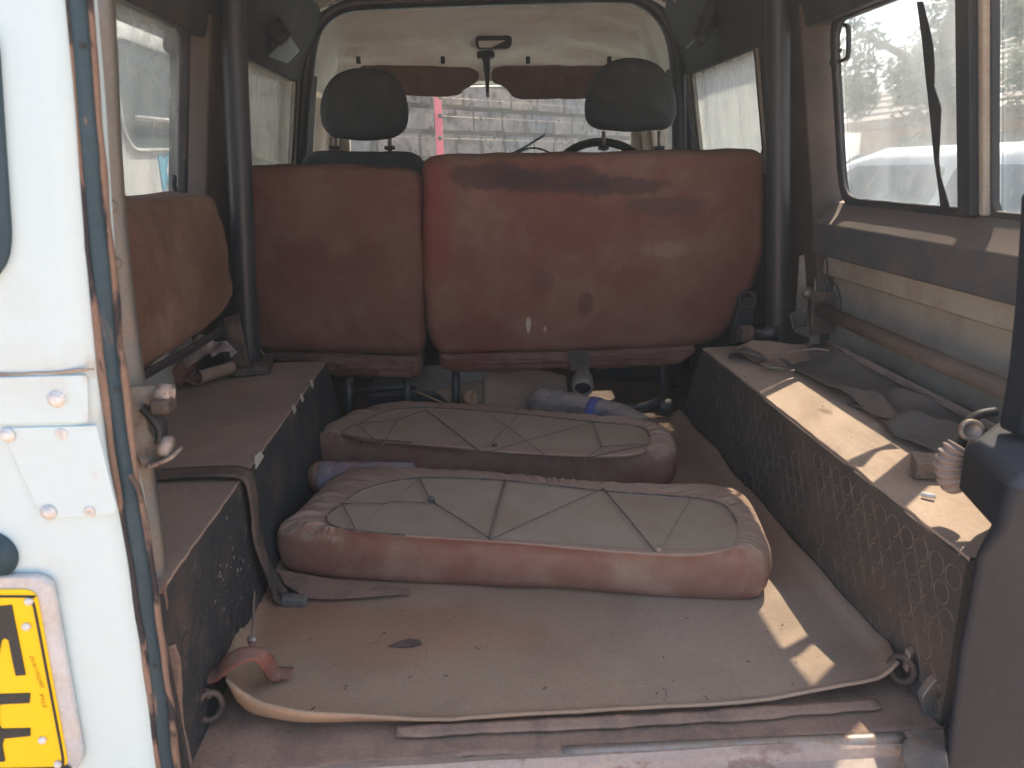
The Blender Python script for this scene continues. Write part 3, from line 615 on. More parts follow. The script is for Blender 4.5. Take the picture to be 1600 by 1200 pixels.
# black border line of the plate
bd = [fp(a, b, -.0130) for a, b in ((-250, 922), (40, 921), (56, 923), (63, 932), (70, 965), (84, 1040), (97, 1110), (108, 1172), (104, 1182), (92, 1186), (-250, 1190))]
ribbon('plate_border', bd, (0, 0, 1), .0026, .0012, 'black', npb, sm=5) if False else tube('plate_border', bd, .0013, 'black', npb, n=6, sm=5)
for a, b in ((57, 928), (53, 967), (77, 1142), (101, 1179)): bolt('plate_screw', fp(a, b, -.0125), (0, -1, 0), .0042, 'whitebolt', npb, .004, washer=False)
def textmesh(name, body, size, ext, mat, loc, rot, par):
    cu = bpy.data.curves.new(name, 'FONT'); cu.body = body; cu.size = size; cu.extrude = ext; cu.space_character = 1.15; cu.offset = .012 if size > .1 else 0
    o = bpy.data.objects.new(name, cu); COL.objects.link(o); bpy.context.view_layer.update()
    me = bpy.data.meshes.new_from_object(o.evaluated_get(bpy.context.evaluated_depsgraph_get())); bpy.data.objects.remove(o); bpy.data.curves.remove(cu)
    me.materials.clear(); me.materials.append(MT[mat]); me.name = name
    R__ = Matrix.Rotation(rot[2], 4, 'Z') @ Matrix.Rotation(rot[1], 4, 'Y') @ Matrix.Rotation(rot[0], 4, 'X'); me.transform(R__)
    o = bpy.data.objects.new(name, me); o.location = loc; link(o, par); TW[o.name] = Vector(loc); return o
def text(body, a, b, size, rot, par, mat='black'): return textmesh('plate_small_print', body, size, .0002, mat, fp(a, b, -.0131), (pi/2, rot, 0), par)
MT['smallprint'] = M('faint_small_print', (.50, .32, .02))
text('KTAA', 84, 1092, .0062, -pi/2-.06, npb, 'smallprint')
text('280726118107', 80, 1062, .0058, -pi/2-.10, npb, 'smallprint')

# ---- door seal along the opening edge
sc = [at(a, b, 1, .715) for a, b in ((116, -60), (121, 0), (146, 300), (162, 450), (178, 600), (200, 760), (223, 900), (244, 1050), (262, 1200), (272, 1290))]
sc = cat(sc, 8)
def swp(name, P, prof, mat, wob=0., par=veh):
    V = []; Fc = []; n = len(prof)
    for p in P:
        for (dx, dy) in prof:
            V.append((p.x+dx+wob*noise.noise(Vector((p.z*18, dx*100, dy*80))), p.y+dy, p.z))
    for i in range(len(P)-1):
        for k in range(n): Fc.append((i*n+k, i*n+(k+1) % n, (i+1)*n+(k+1) % n, (i+1)*n+k))
    Fc += [tuple(range(n)), tuple(range(len(P)*n-1, (len(P)-1)*n-1, -1))]
    return mk(name, V, Fc, mat, par, smooth=True)
ds = swp('door_seal', sc, [(.0068*cos(a*pi/5), .0068*sin(a*pi/5)) for a in range(10)], 'seal', .002)
swp('seal_outer_lip', sc, [(-.0055, -.004), (-.011, -.005), (-.0155, -.001), (-.0135, .004), (-.005, .002)], 'seal_lip', .0035, ds)
swp('seal_inner_lip', sc, [(.0055, .001), (.009, .002), (.0105, .008), (.0075, .010), (.004, .005)], 'seal_lip', .003, ds)
for a, b in ((129, 70), (184, 610), (243, 1042)): lathe('seal_clip_hole', at(a, b, 1, .706), (0, -1, 0), [(0, .0025), (.0015, .002), (.0015, .0001)], 'plastic', ds, 10)
# grey return flange behind the seal with its bolts
fl = [at(a, b, 1, .80) for a, b in ((156, -40), (175, 300), (190, 450), (208, 600), (224, 740), (246, 900), (262, 1040), (283, 1215))]
fl = cat(fl, 5)
fg = swp('opening_flange', fl, [(-.05, -.05), (-.012, -.01), (.0, 0), (.004, .004), (.0, .03), (-.10, .03)], 'flange', .0008)
for a, b in ((173, 322), (180, 411)):
    p = at(a, b, 1, .798); lathe('flange_bolt', p, (.1, -1, 0), [(0, .007), (.003, .007), (.006, .0055), (.0072, .003), (.0075, .0001)], 'flange', fg, 14)
# chipped white casting at the left of the opening
q = lambda a, b, y=.79: at(a, b, 1, y)
wb_ = prism('door_check_casting', rpoly([q(200, 604), q(250, 605), (q(272, 608)), q(272, 625), q(232, 630), q(226, 650), q(230, 672), q(240, 684), q(262, 690), q(272, 715), q(240, 728), q(226, 737), q(208, 700)], .003), (0, .006, 0), 'whitebracket', veh, bevel=.0015)
tube('casting_lug', [q(246, 613), q(268, 616)], .011, 'whitebracket', wb_, n=14)
obox('casting_jaw', q(255, 632, .785), (.010, 0, 0), (0, .014, 0), (0, 0, .008), 'darksteel', wb_, .004)
tube('casting_lug', [q(250, 697), q(268, 699)], .012, 'whitebracket', wb_, n=14)
ribbon('casting_tongue', [q(236, 722), q(252, 718), q(266, 712), q(277, 706)], (0, 1, 0), .03, .004, 'whitebracket', wb_)
ribbon('casting_hook', [q(226, 634), q(240, 650), q(252, 668), q(251, 690)], (0, 1, 0), .02, .006, 'plastic', wb_)
# rusty mark where the casting meets the seal, torn cover hole and folded edge by the sill
ribbon('rust_weld_bead', [at(203, 742, 1, .705), at(212, 755, 1, .704), at(219, 772, 1, .705), at(221, 785, 1, .706)], (1, 0, 0), .0035, .003, 'darksteel', veh, wob=.6)
ribbon('folded_rubber_edge', [at(a, b, 1, .765) for a, b in ((262, 1010), (270, 1040), (272, 1090), (277, 1140), (290, 1200), (300, 1250))], (1, .25, 0), .016, .003, 'mat_low', veh, wob=.3)
prism('torn_rubber_hole', [at(a, b, 1, .775) for a, b in ((247, 935), (252, 922), (261, 910), (259, 925), (262, 945), (259, 968), (254, 977), (249, 965))], (0, .002, 0), 'seal_lip', veh)
# right: dusty cover over the post, latch
cz = [(1592, 300), (1590, 350), (1583, 470), (1572, 580), (1560, 650), (1557, 668)]
cv = [at(a, b, 1, .80) for a, b in cz]
prism('rear_post_cover', cv+[(.62, .80, cv[-1].z), (.62, .80, cv[0].z)], (0, -.04, 0), 'cowl', veh, bevel=.006)
LV = [(.375, [(.462, .782), (.546, .851), (.66, .865), (.66, .672), (.437, .676)]), (.362, [(.457, .782), (.543, .853), (.66, .867), (.66, .668), (.432, .672)]),
      (.315, [(.456, .780), (.545, .853), (.66, .867), (.66, .668), (.430, .676)]), (.272, [(.500, .775), (.56, .85), (.66, .865), (.66, .690), (.427, .698)]),
      (.15, [(.505, .78), (.56, .85), (.66, .865), (.66, .693), (.426, .70)]), (-.08, [(.51, .78), (.56, .85), (.66, .865), (.66, .693), (.434, .70)])]
V = [(x, y, z) for z, R__ in LV for x, y in R__]
Fc = [(0, 1, 2, 3, 4), tuple(range(29, 24, -1))]+[(i*5+k, i*5+(k+1) % 5, i*5+5+(k+1) % 5, i*5+5+k) for i in range(5) for k in range(5)]
mk('lower_post_cover', V, Fc, 'cowl', veh, bevel=.016, seg=4)
st = prism('latch_striker', rpoly([at(a, b, 2, .012) for a, b in ((1410, 1156), (1440, 1143), (1476, 1136), (1484, 1215), (1425, 1240), (1408, 1180))], .008), (0, 0, -.02), 'steel', veh, bevel=.004)
sb = prism('latch_bracket', rpoly([at(a, b, 1, .775) for a, b in ((1441, 1090), (1458, 1066), (1486, 1050), (1486, 1130), (1478, 1134), (1450, 1138))], .004), (0, .012, 0), 'steel', veh, bevel=.003)
bolt('latch_bolt', at(1470, 1076, 1, .773), (-.3, -.8, .5), .0085, 'darksteel', sb, .01)
# lashing rings
def torus(name, c, nrm, R, r, mat, par, sx=1., n=28):
    a = Vector(nrm).normalized(); u = a.cross(Vector((0, 0, 1))); u = u.normalized() if u.length > .01 else Vector((1, 0, 0)); v = a.cross(u)
    P = [Vector(c)+u*cos(2*pi*k/n)*R*sx+v*sin(2*pi*k/n)*R for k in range(n)]; P.append(P[0])
    V, Fc = tube_geo(P, r, 8, False); return mk(name, V, Fc, mat, par, smooth=True)
g = torus('lashing_ring', at(328, 1104, 1, .83), (.5, -.85, .1), .0185, .0042, 'darksteel', veh, .8)
tube('ring_staple', [at(312, 1100, 1, .84), at(322, 1082, 1, .835), at(330, 1090, 1, .83)], .005, 'darksteel', g, sm=4)
g = torus('lashing_ring', at(1409, 1046, 0, .446), (-.75, -.65, .1), .0175, .0048, 'darksteel', veh, .85)
obox('ring_staple', at(1420, 1030, 0, .456), (.006, .004, 0), (0, .006, 0), (0, 0, .015), 'rusty', g, .002)
torus('lashing_ring', at(1170, 750, 0, .459), (-.9, -.4, 0), .016, .004, 'tube', veh, .8)
torus('lashing_ring', at(1073, 642, 0, .459), (-.9, -.4, 0), .016, .004, 'tube', veh, .8)

# ================================================================== SEATS
def seat(name, label, cat_, loc, group=None): return thing(name, label, cat_, loc, group)
t = seat('middle_row_bench', 'darker, narrower folded seat back of the middle row, behind the left wheel box', 'seat', (-.44, 1.9, -.13), 'folded seats of the middle row')
O = rpoly([at(a, b, 1, 1.84) for a, b in ((372, 258), (520, 256), (640, 263), (657, 275), (662, 420), (663, 540), (655, 556), (520, 553), (400, 553), (384, 520))], [.02, .1, .03, .02, .1, .05, .02, .1, .03, .05])
pad('backrest', O, (0, -1, 0), .10, 'vinyl', t, er=.028, puff=.014, amp=.0035, seed=1.3)
O = rpoly([at(a, b, 1, 1.86) for a, b in ((420, 550), (656, 556), (658, 588), (640, 594), (540, 590), (430, 570))], .012)
pad('seat_cushion_fold', O, (0, -1, 0), .09, 'vinyl', t, er=.022, puff=.008, amp=.005, nf=22, seed=2.2)
for px in (545, 636): tube('leg', [at(px, 585, 1, 1.92), at(px, 640, 1, 1.92), Vector((at(px, 640, 1, 1.92).x, 1.95, -.02))], .011, 'tube', t)
tube('frame_tube', [at(530, 612, 1, 1.93), at(600, 606, 1, 1.93), at(650, 604, 1, 1.93)], .009, 'tube', t)
t = seat('middle_row_bench', 'wide reddish brown folded seat back with a dark stain and a white smear', 'seat', (.2, 1.9, -.13), 'folded seats of the middle row')
O = rpoly([at(a, b, 1, 1.84) for a, b in ((661, 250), (690, 243), (900, 238), (1188, 232), (1200, 245), (1198, 400), (1176, 460), (1150, 500), (1135, 528), (1080, 543), (950, 550), (700, 556), (682, 553), (668, 520), (657, 420))], [.03, .03, .1, .025, .03, .08, .06, .05, .02, .05, .1, .03, .02, .05, .1])
pad('backrest', O, (0, -1, 0), .10, 'vinyl_stained', t, er=.028, puff=.014, amp=.0032, seed=4.1, N_=150)
O = rpoly([at(a, b, 1, 1.86) for a, b in ((684, 552), (900, 546), (1085, 536), (1092, 550), (1060, 572), (900, 578), (720, 583), (690, 578))], .012)
pad('seat_cushion_fold', O, (0, -1, 0), .09, 'vinyl_stained', t, er=.02, puff=.008, amp=.005, nf=22, seed=5.2)
tube('leg', [at(1035, 570, 1, 1.92), at(1036, 612, 1, 1.92), at(1030, 625, 1, 1.94), at(1000, 636, 1, 1.95), at(960, 637, 1, 1.96)], .011, 'tube', t, sm=4)
tube('leg', [at(712, 575, 1, 1.92), at(712, 640, 1, 1.92), Vector((at(712, 640, 1, 1.92).x, 1.95, -.02))], .011, 'tube', t)
lathe('leg_socket', at(1030, 636, 1, 1.93), (1, -.2, 0), [(0, .022), (.004, .024), (.03, .024), (.034, .02), (.034, .0001)], 'tube', t)
prism('webbing_loop', [at(a, b, 1, 1.84) for a, b in ((888, 548), (922, 548), (920, 578), (893, 578))], (0, .006, 0), 'strap', t)
torus('seat_latch', at(1167, 468, 1, 1.80), (0, -1, .1), .020, .005, 'plastic', t)
prism('latch_arm', rpoly([at(a, b, 1, 1.81) for a, b in ((1158, 465), (1182, 468), (1175, 530), (1140, 540), (1148, 500))], .01), (0, .03, 0), 'plastic', t, bevel=.004)
# side-facing folded seat on the left wall
t = seat('side_seat', 'brown side-facing seat back folded up on the left wall under the window', 'seat', (-.65, 1.2, .24))
O = rpoly([(-.592, y, z) for y, z in ((.80, .655), (1.10, .655), (1.47, .652), (1.555, .645), (1.585, .56), (1.60, .43), (1.44, .405), (1.20, .402), (.80, .398))], [0, .1, .04, .03, .08, .05, .05, .1, 0])
pad('backrest', O, (1, 0, 0), .085, 'vinyl_side', t, er=.024, puff=.012, amp=.004, nf=10, seed=7.7)
ribbon('frame_rail', [at(a, b, 0, -.60) for a, b in ((205, 598), (250, 572), (300, 545), (350, 512))], (0, 0, 1), .012, .008, 'tube', t)
# bracket leg on the wheel box
b0 = [at(a, b, 1, 1.70) for a, b in ((343, 500), (372, 490), (392, 585), (362, 590))]
prism('leg', b0, (0, .006, 0), 'darksteel', t, bevel=.002)
prism('leg_flange', [at(a, b, 1, 1.698) for a, b in ((343, 500), (350, 498), (368, 588), (361, 590))], (0, -.02, 0), 'tube', t)
prism('leg_foot', rpoly([at(a, b, 2, .242) for a, b in ((362, 590), (422, 584), (430, 562), (372, 560))], .008), (0, 0, .018), 'darksteel', t, bevel=.004)
bolt('foot_bolt', at(398, 572, 2, .26), (0, 0, 1), .006, 'darksteel', t)

# front seats
def front_seat(px, body, hr, hx, label):
    t = seat('front_seat', label, 'seat', (hx, 2.5, -.13), 'front seats')
    O = rpoly([at(a, b, 1, 2.46) for a, b in body], .05)
    pad('backrest', O, (0, -1, 0), .11, 'fabric', t, er=.035, puff=.014, amp=.002, N_=90)
    O = rpoly([at(a, b, 1, 2.42) for a, b in hr], .035)
    pad('headrest', O, (0, -1, 0), .11, 'fabric', t, er=.040, puff=.012, amp=.0015, N_=100, seed=hx*9)
    for a in px:
        po = tube('headrest_post', [at(a[0], 205, 1, 2.48), at(a[0], a[1], 1, 2.48)], .0065, 'steel', t)
        obox('post_sleeve', at(a[0], a[1]-5, 1, 2.48), (.016, 0, 0), (0, .012, 0), (0, 0, .006), 'plastic', t, .003)
front_seat(((523, 236), (609, 236)), ((466, 262), (472, 243), (490, 236), (560, 237), (640, 238), (658, 246), (664, 262), (668, 420), (660, 600), (480, 600), (462, 420)),
           ((496, 165), (503, 135), (520, 114), (545, 105), (572, 104), (600, 109), (620, 124), (632, 148), (636, 175), (632, 200), (612, 215), (565, 219), (515, 213), (500, 195)), -.43, 'dark grey front seat on the left, its top showing above the narrow seat back')
front_seat(((943, 236), (1030, 236)), ((905, 262), (912, 247), (930, 241), (1000, 240), (1050, 241), (1068, 248), (1074, 262), (1078, 420), (1070, 600), (900, 600), (896, 420)),
           ((919, 165), (925, 132), (942, 104), (968, 90), (1000, 87), (1030, 96), (1050, 118), (1061, 150), (1063, 175), (1056, 193), (1045, 201), (990, 204), (940, 201), (922, 190)), .44, 'grey front seat in front of the steering wheel, its headrest lit from the right')
# steering wheel
t = thing('steering_wheel', 'black steering wheel beyond the right front seat', 'steering wheel', (.38, 2.95, .60))
cw = at(936, 310, 1, 2.93); nn = Vector((0, -.80, .60)).normalized(); top = at(936, 222, 1, 2.93); R = .19
P = [cw*0+Vector((top.x, 2.93, top.z))-Vector((0, .6, .8)).normalized()*R+Vector((1, 0, 0))*cos(2*pi*k/48)*R+Vector((0, .6, .8)).normalized()*sin(2*pi*k/48)*R for k in range(49)]
V, Fc = tube_geo(P, .0155, 12, False); mk('rim', V, Fc, 'plastic', t, smooth=True)
cc = Vector((top.x, 2.93, top.z))-Vector((0, .6, .8)).normalized()*R
lathe('hub', cc-nn*.0, nn, [(-.03, .05), (0, .05), (.012, .04), (.014, .0001)], 'plastic', t)
for a in (200, 340, 90+180):
    d = Vector((1, 0, 0))*cos(radians(a))+Vector((0, .6, .8)).normalized()*sin(radians(a)); tube('spoke', [cc+d*.03, cc+d*R], .011, 'plastic', t)
# loose wire on the dashboard
tag(tube('loose_wire', [at(a, b, 1, 3.0) for a, b in ((800, 240), (818, 231), (836, 220), (852, 210))], .004, 'wire', sm=4), 'blue loose wire sticking up over the dashboard left of the steering wheel', 'wire')
tag(tube('black_wire', [at(a, b, 1, 3.02) for a, b in ((808, 240), (825, 232), (845, 233), (870, 243))], .0035, 'plastic', sm=4), 'black loose wire lying in an arch under the blue wire', 'wire')

# ================================================================== FLOOR MATS
def floor_mat():
    NU, NV = 90, 100; left = [(.80, -.395), (.83, -.430), (.90, -.462), (1.0, -.470), (1.156, -.478), (1.3, -.457), (1.95, -.455)]
    right = [(.80, .432), (.88, .462), (1.0, .462), (1.212, .461), (1.9, .455), (1.96, .455)]
    def itp(T, y):
        for (a, b), (c, d) in zip(T, T[1:]):
            if y <= c: t = max(0, (y-a)/(c-a)); return b+(d-b)*t
        return T[-1][1]
    V = []
    for j in range(NV+1):
        v = j/NV; v = v**1.25
        for i in range(NU+1):
            u = i/NU
            yn = .795+.012*u+.004*noise.noise(Vector((u*5, 1, 2)))+ .035*max(0, 1-u/.09)**1.6+.006*max(0, (u-.94)/.06)
            y = yn+(1.95-yn)*v
            x0 = itp(left, y); x1 = itp(right, y); x = x0+(x1-x0)*u
            x += .004*noise.noise(Vector((0, y*7, u*2)))*(u-.5)*2
            z = .008+fz(x, y, 0, 3.2, .005)+fz(x, y, 4, 8, .0022)+fz(x, y, 7, 26, .0006)
            dl = (x-x0); dr = (x1-x); dn = (y-yn)
            z += .020*max(0, 1-dr/.03)**2+.012*max(0, 1-dl/.03)**2*(1 if y > 1.0 else 1.6)
            cr = max(0, 1-u/.30)*max(0, 1-(y-.80)/.26); d = min(dl, dn)
            z += cr*.030*max(0, 1-d/.022)**1.5+cr*.010
            crr = max(0, (u-.80)/.20)*max(0, 1-(y-.80)/.12); z += crr*.022
            z += .010*max(0, 1-dn/.012)**2*(.4+.6*abs(noise.noise(Vector((u*4, 0, 9))))) 
            V.append((x, y, z))
    Fc = [(j*(NU+1)+i, j*(NU+1)+i+1, (j+1)*(NU+1)+i+1, (j+1)*(NU+1)+i) for j in range(NV) for i in range(NU)]
    o = mk('floor_mat', V, Fc, 'mat', None, smooth=True)
    m = o.modifiers.new('solid', 'SOLIDIFY'); m.thickness = .0045; m.offset = -1
    return o
o = floor_mat(); tag(o, 'large dusty grey-brown rubber mat with curled edges under the two cushions', 'floor mat')
def low(u, v):
    y0 = .752+.006*noise.noise(Vector((u*9, 0, 0)))+.003*noise.noise(Vector((u*45, 0, 3))); x = -.472+.94*u
    if x < -.44: y0 += .0
    y = y0+(.98-y0)*v
    return (x, y, .0005+.0015*max(0, 1-v*8)+fz(x, y, 3, 12, .0010))
o = sheet('under_mat', low, 150, 24, .003, 'mat_low'); tag(o, 'torn lower rubber mat showing along the rear edge under the large mat', 'floor mat')
# folded seam strip along the near edge of the big mat
tag(ribbon('mat_edge_strip', [at(a, b, 2, .008) for a, b in ((620, 1144), (700, 1140), (800, 1135), (1000, 1126), (1150, 1117), (1280, 1107), (1375, 1100))], (0, 1, .2), .016, .003, 'mat_low', sm=6, wob=.4), 'long narrow strip of rubber lying along the near edge of the large mat', 'rubber strip')
# scuffed hole and curly crack
hl = prism('scuffed_hole', [at(a, b, 2, .0155) for a, b in ((606, 1010), (622, 1003), (640, 998), (655, 1000), (660, 1006), (645, 1011), (628, 1012))], (0, 0, .0008), 'rubber'); tag(hl, 'dark scuffed patch in the middle left of the large mat', 'patch')

# ================================================================== CUSHIONS
def polar(poly, c, angs):
    out = []; P = [Vector(p[:2]) for p in poly]; m = len(P)
    for a in angs:
        d = Vector((cos(a), sin(a))); best = None
        for i in range(m):
            p, q = P[i]-c, P[(i+1) % m]-c; e = q-p; den = d.x*e.y-d.y*e.x
            if abs(den) < 1e-12: continue
            t = (p.x*e.y-p.y*e.x)/den; s_ = (p.x*d.y-p.y*d.x)/den
            if t > 0 and -1e-9 <= s_ <= 1+1e-9 and (best is None or t > best): best = t
        out.append(best)
    return out
def cushion(label, outer, board, H, seed, z0=.014):
    n = 1000; OP = cat([Vector((x, y, 0)) for x, y in outer], 8, True); BP = cat([Vector((p.x, p.y, 0)) for p in board], 8, True)
    c = sum((Vector(p[:2]) for p in BP), Vector((0, 0)))/len(BP)
    fa = [2*pi*k/900 for k in range(901)]; fr = polar(OP, c, fa); fpn = [Vector((cos(a), sin(a)))*r for a, r in zip(fa, fr)]
    cum = [0]
    for k in range(900): cum.append(cum[-1]+(fpn[k+1]-fpn[k]).length+.25*(fa[k+1]-fa[k])*.1)
    angs = []; j = 0; AL = cum[-1]/n
    for k in range(n):
        tt = cum[-1]*k/n
        while cum[j+1] < tt: j += 1
        angs.append(fa[j]+(fa[j+1]-fa[j])*(tt-cum[j])/(cum[j+1]-cum[j]))
    Ro = polar(OP, c, angs); Rb = polar(BP, c, angs)
    t = thing('seat_cushion', label, 'cushion', (c.x, c.y, z0), 'loose upside-down seat cushions')
    lev = [(-.10, 0), (-.035, .0), (-.008, .06), (0., .2), (.004, .45), (.002, .70), (-.004, .84)]
    V = []; cs = [Vector((cos(a), sin(a))) for a in angs]
    ext = max(Ro)
    def mask(k):
        # gathers: strong round both ends and along the far edge, weak along the near edge
        d = cs[k]; end = min(1, max(0, (abs(d.x)*Ro[k]/ext-.60)/.25)); far = .35 if d.y > 0 else .0
        return max(end, far)
    for dr, hz in lev:
        for k in range(n):
            p = c+cs[k]*(Ro[k]+dr); q = Vector((p.x*8, p.y*8, hz*2+seed))
            r = Ro[k]+dr+noise.noise(q)*.005
            p = c+cs[k]*r; V.append((p.x, p.y, z0+hz*H+noise.noise(q*1.3)*.003*hz))
    for m_ in range(1, 13):
        f = m_/12
        for k in range(n):
            gap = max(.002, Ro[k]-Rb[k]); r = (Ro[k]-.004)*(1-f)+Rb[k]*f
            s_ = Ro[k]*k*2*pi/n if False else k
            wr = mask(k)*(-.0105*max(0, 1-abs(noise.noise(Vector((k*AL*62+f*.7, f*.35, seed))))*5.5)+.009*noise.noise(Vector((k*AL*62+f*.7, f*.35, seed+.4)))+.003*noise.noise(Vector((k*AL*150, f*1.1, seed+5))))*sin(min(1, f*1.15)*pi)**.6 if f < .999 else 0
            z = z0+H*(.84+.16*sin(min(1., f*1.7)*pi/2))-(.001 if f > .95 else 0)+wr
            p = c+cs[k]*r; V.append((p.x, p.y, z))
    L = len(lev)+12; Fc = [(i*n+k, i*n+(k+1) % n, (i+1)*n+(k+1) % n, (i+1)*n+k) for i in range(L-1) for k in range(n)]
    Fc.append(tuple(range(n)))
    # tuck the inner edge down to the board
    b = len(V)
    for k in range(n): p = c+cs[k]*(Rb[k]-.004); V.append((p.x, p.y, z0+H-.006))
    Fc += [((L-1)*n+k, (L-1)*n+(k+1) % n, b+(k+1) % n, b+k) for k in range(n)]
    mk('cover', V, Fc, 'cover', t, smooth=True)
    V = []; K = 8
    for j in range(K):
        f = 1-j/K
        for k in range(n): p = c+cs[k]*(Rb[k]-.001)*f; V.append((p.x, p.y, z0+H-.0035+fz(p.x, p.y, seed, 5, .0015)))
    V.append((c.x, c.y, z0+H-.003)); Fc = [(j*n+k, j*n+(k+1) % n, (j+1)*n+(k+1) % n, (j+1)*n+k) for j in range(K-1) for k in range(n)]+[((K-1)*n+k, (K-1)*n+(k+1) % n, len(V)-1) for k in range(n)]
    mk('base_board', V, Fc, 'board', t, smooth=True)
    # drawstring round the opening except along the near side
    P = []
    for k in [k for k in range(n) if angs[k] > 2*pi*.965]+[k for k in range(n) if angs[k] < 2*pi*.54]:
        P.append(Vector((c.x+cs[k].x*(Rb[k]-.0005), c.y+cs[k].y*(Rb[k]-.0005), z0+H+.0008+.0010*noise.noise(Vector((k*.2, 0, seed))))))
    tube('drawstring', P, .0016, 'cord', t, n=6)
    return t, z0+H
out1 = [(-.445, 1.19), (-.30, 1.145), (0, 1.085), (.2, 1.045), (.315, 1.028), (.350, 1.045), (.372, 1.12), (.385, 1.20), (.378, 1.265), (.345, 1.295), (.27, 1.305), (.13, 1.335), (-.05, 1.395), (-.20, 1.432), (-.335, 1.462), (-.385, 1.432), (-.412, 1.355), (-.436, 1.26)]
bd1 = [at(a, b, 2, .112) for a, b in ((535, 787), (575, 762), (655, 747), (790, 751), (940, 767), (1080, 778), (1130, 789), (1151, 815), (1150, 843), (1132, 860), (1030, 866), (800, 848), (560, 830), (510, 812))]
t, zt = cushion('nearer upside-down brown cushion, grey board laced with black cord, on the large mat', out1, bd1, .098, 2.)
def cords(t, zt, segs):
    for a, b, r, m in segs:
        p, q = at(*a, 2, zt+.001), at(*b, 2, zt+.001); mid = p.lerp(q, .5)+Vector((0, 0, .0012))
        tube('lacing_cord', [p, mid, q], r*.72, m, t, n=6, sm=2)
    return
cords(t, zt, [((535, 787), (600, 787), .0012, 'cord'), ((600, 787), (612, 784), .0012, 'cord'), ((612, 784), (675, 786), .0013, 'cord'), ((535, 787), (558, 832), .0012, 'cord'), ((655, 747), (672, 780), .0016, 'cord'), ((633, 768), (655, 747), .0008, 'cord'),
              ((677, 785), (766, 842), .0016, 'cord'), ((792, 750), (768, 842), .0012, 'cord_pale'), ((789, 751), (765, 841), .0012, 'cord'), ((768, 842), (942, 763), .0010, 'cord'), ((942, 763), (1024, 862), .0018, 'cord'), ((1080, 778), (1032, 860), .0007, 'cord_pale'), ((600, 787), (560, 832), .0005, 'cord_pale')])
lathe('cord_knot', at(674, 783, 2, zt), (0, 0, 1), [(0, .006), (.004, .0065), (.008, .004), (.009, .0001)], 'cord', t, 9)
lathe('cord_knot', at(1029, 860, 2, zt), (0, 0, 1), [(0, .006), (.003, .0065), (.006, .004), (.007, .0001)], 'cord_pale', t, 9)
lathe('cord_knot', at(767, 843, 2, zt), (0, 0, 1), [(0, .0035), (.002, .004), (.004, .002), (.004, .0001)], 'cord', t, 9)
out2 = [(-.485, 1.66), (-.40, 1.625), (-.30, 1.585), (0, 1.515), (.15, 1.475), (.26, 1.455), (.305, 1.465), (.328, 1.52), (.338, 1.60), (.318, 1.665), (.25, 1.70), (.10, 1.755), (-.10, 1.845), (-.22, 1.885), (-.33, 1.895), (-.40, 1.850), (-.455, 1.755)]
bd2 = [at(a, b, 2, .112) for a, b in ((535, 676), (562, 662), (600, 645), (660, 637), (800, 646), (925, 659), (995, 666), (1014, 678), (1011, 694), (1000, 708), (930, 712), (800, 706), (620, 690), (560, 684))]
t, zt = cushion('farther upside-down brown cushion with laced board, lying in front of the seats', out2, bd2, .098, 9.)
cords(t, zt, [((562, 662), (622, 656), .0011, 'cord'), ((622, 656), (665, 640), .0013, 'cord'), ((560, 664), (596, 697), .0012, 'cord'), ((622, 656), (596, 697), .0011, 'cord'), ((665, 640), (752, 707), .0016, 'cord'), ((690, 660), (752, 708), .0009, 'cord'), ((752, 708), (813, 646), .0010, 'cord'), ((757, 641), (861, 718), .0010, 'cord'),
              ((752, 709), (926, 660), .0010, 'cord'), ((926, 660), (941, 698), .0016, 'cord'), ((941, 698), (1010, 694), .0014, 'cord'), ((916, 716), (1008, 696), .0014, 'cord'), ((941, 698), (914, 718), .0012, 'cord')])
lathe('cord_knot', at(773, 697, 2, zt), (0, 0, 1), [(0, .005), (.003, .0055), (.006, .004), (.006, .0001)], 'cord', t, 9)
lathe('cord_knot', at(914, 719, 2, zt), (0, 0, 1), [(0, .0035), (.002, .004), (.004, .002), (.004, .0001)], 'cord', t, 9)

# ================================================================== LOOSE THINGS
# bottle under the near cushion (left)
t = thing('wrapped_bottle', 'speckled pale bottle with red-brown bottom poking out under the nearer cushion', 'bottle', tuple(at(500, 760, 2, .02)))
a0 = at(484, 745, 2, .055); a1 = at(590, 748, 2, .055); ax = (a1-a0).normalized()
lathe('bottle_end', a0, ax, [(0, .0001), (.0005, .020), (.006, .030), (.018, .0345), (.028, .0345), (.028, .0001)], 'redcap', t, 28)
lathe('bottle_body', a0+ax*.027, ax, [(0, .034), (.003, .0355), (.03, .0345), (.033, .033), (.037, .0345), (.075, .036), (.078, .0345), (.082, .036), (.20, .036), (.20, .0001)], 'specklewrap', t, 28)
# clear bottle behind the far cushion
t = thing('plastic_bottle', 'clear crushed plastic bottle with a blue label behind the farther cushion', 'bottle', tuple(at(900, 640, 2, .02)))
a0 = at(824, 625, 2, .078); a1 = at(1012, 664, 2, .055); ax = (a1-a0).normalized(); L = (a1-a0).length
pr = []; K = 26
for i in range(K+1):
    f = i/K; r = .043*(min(1, f/.12)**.5 if f < .12 else 1)*(1 if f < .72 else 1-.55*((f-.72)/.28)**1.5)
    r *= 1+(.055*sin(f*75) if .25 < f < .60 else 0); pr.append((f*L, max(r, .0004)))
bo = lathe('bottle_body', a0, ax, pr, 'bottle', t, 30)
for v in bo.data.vertices: q = v.co; d = fz(q.x+3, q.y, q.z, 26, .006); v.co += Vector((d*.6, d*.4, -abs(d)*.8))
ob = a0+ax*L*.54; lathe('blue_label', ob, ax, [(0, .0005), (0, .0445), (.022, .0445), (.022, .0005)], 'bluelabel', t, 30)
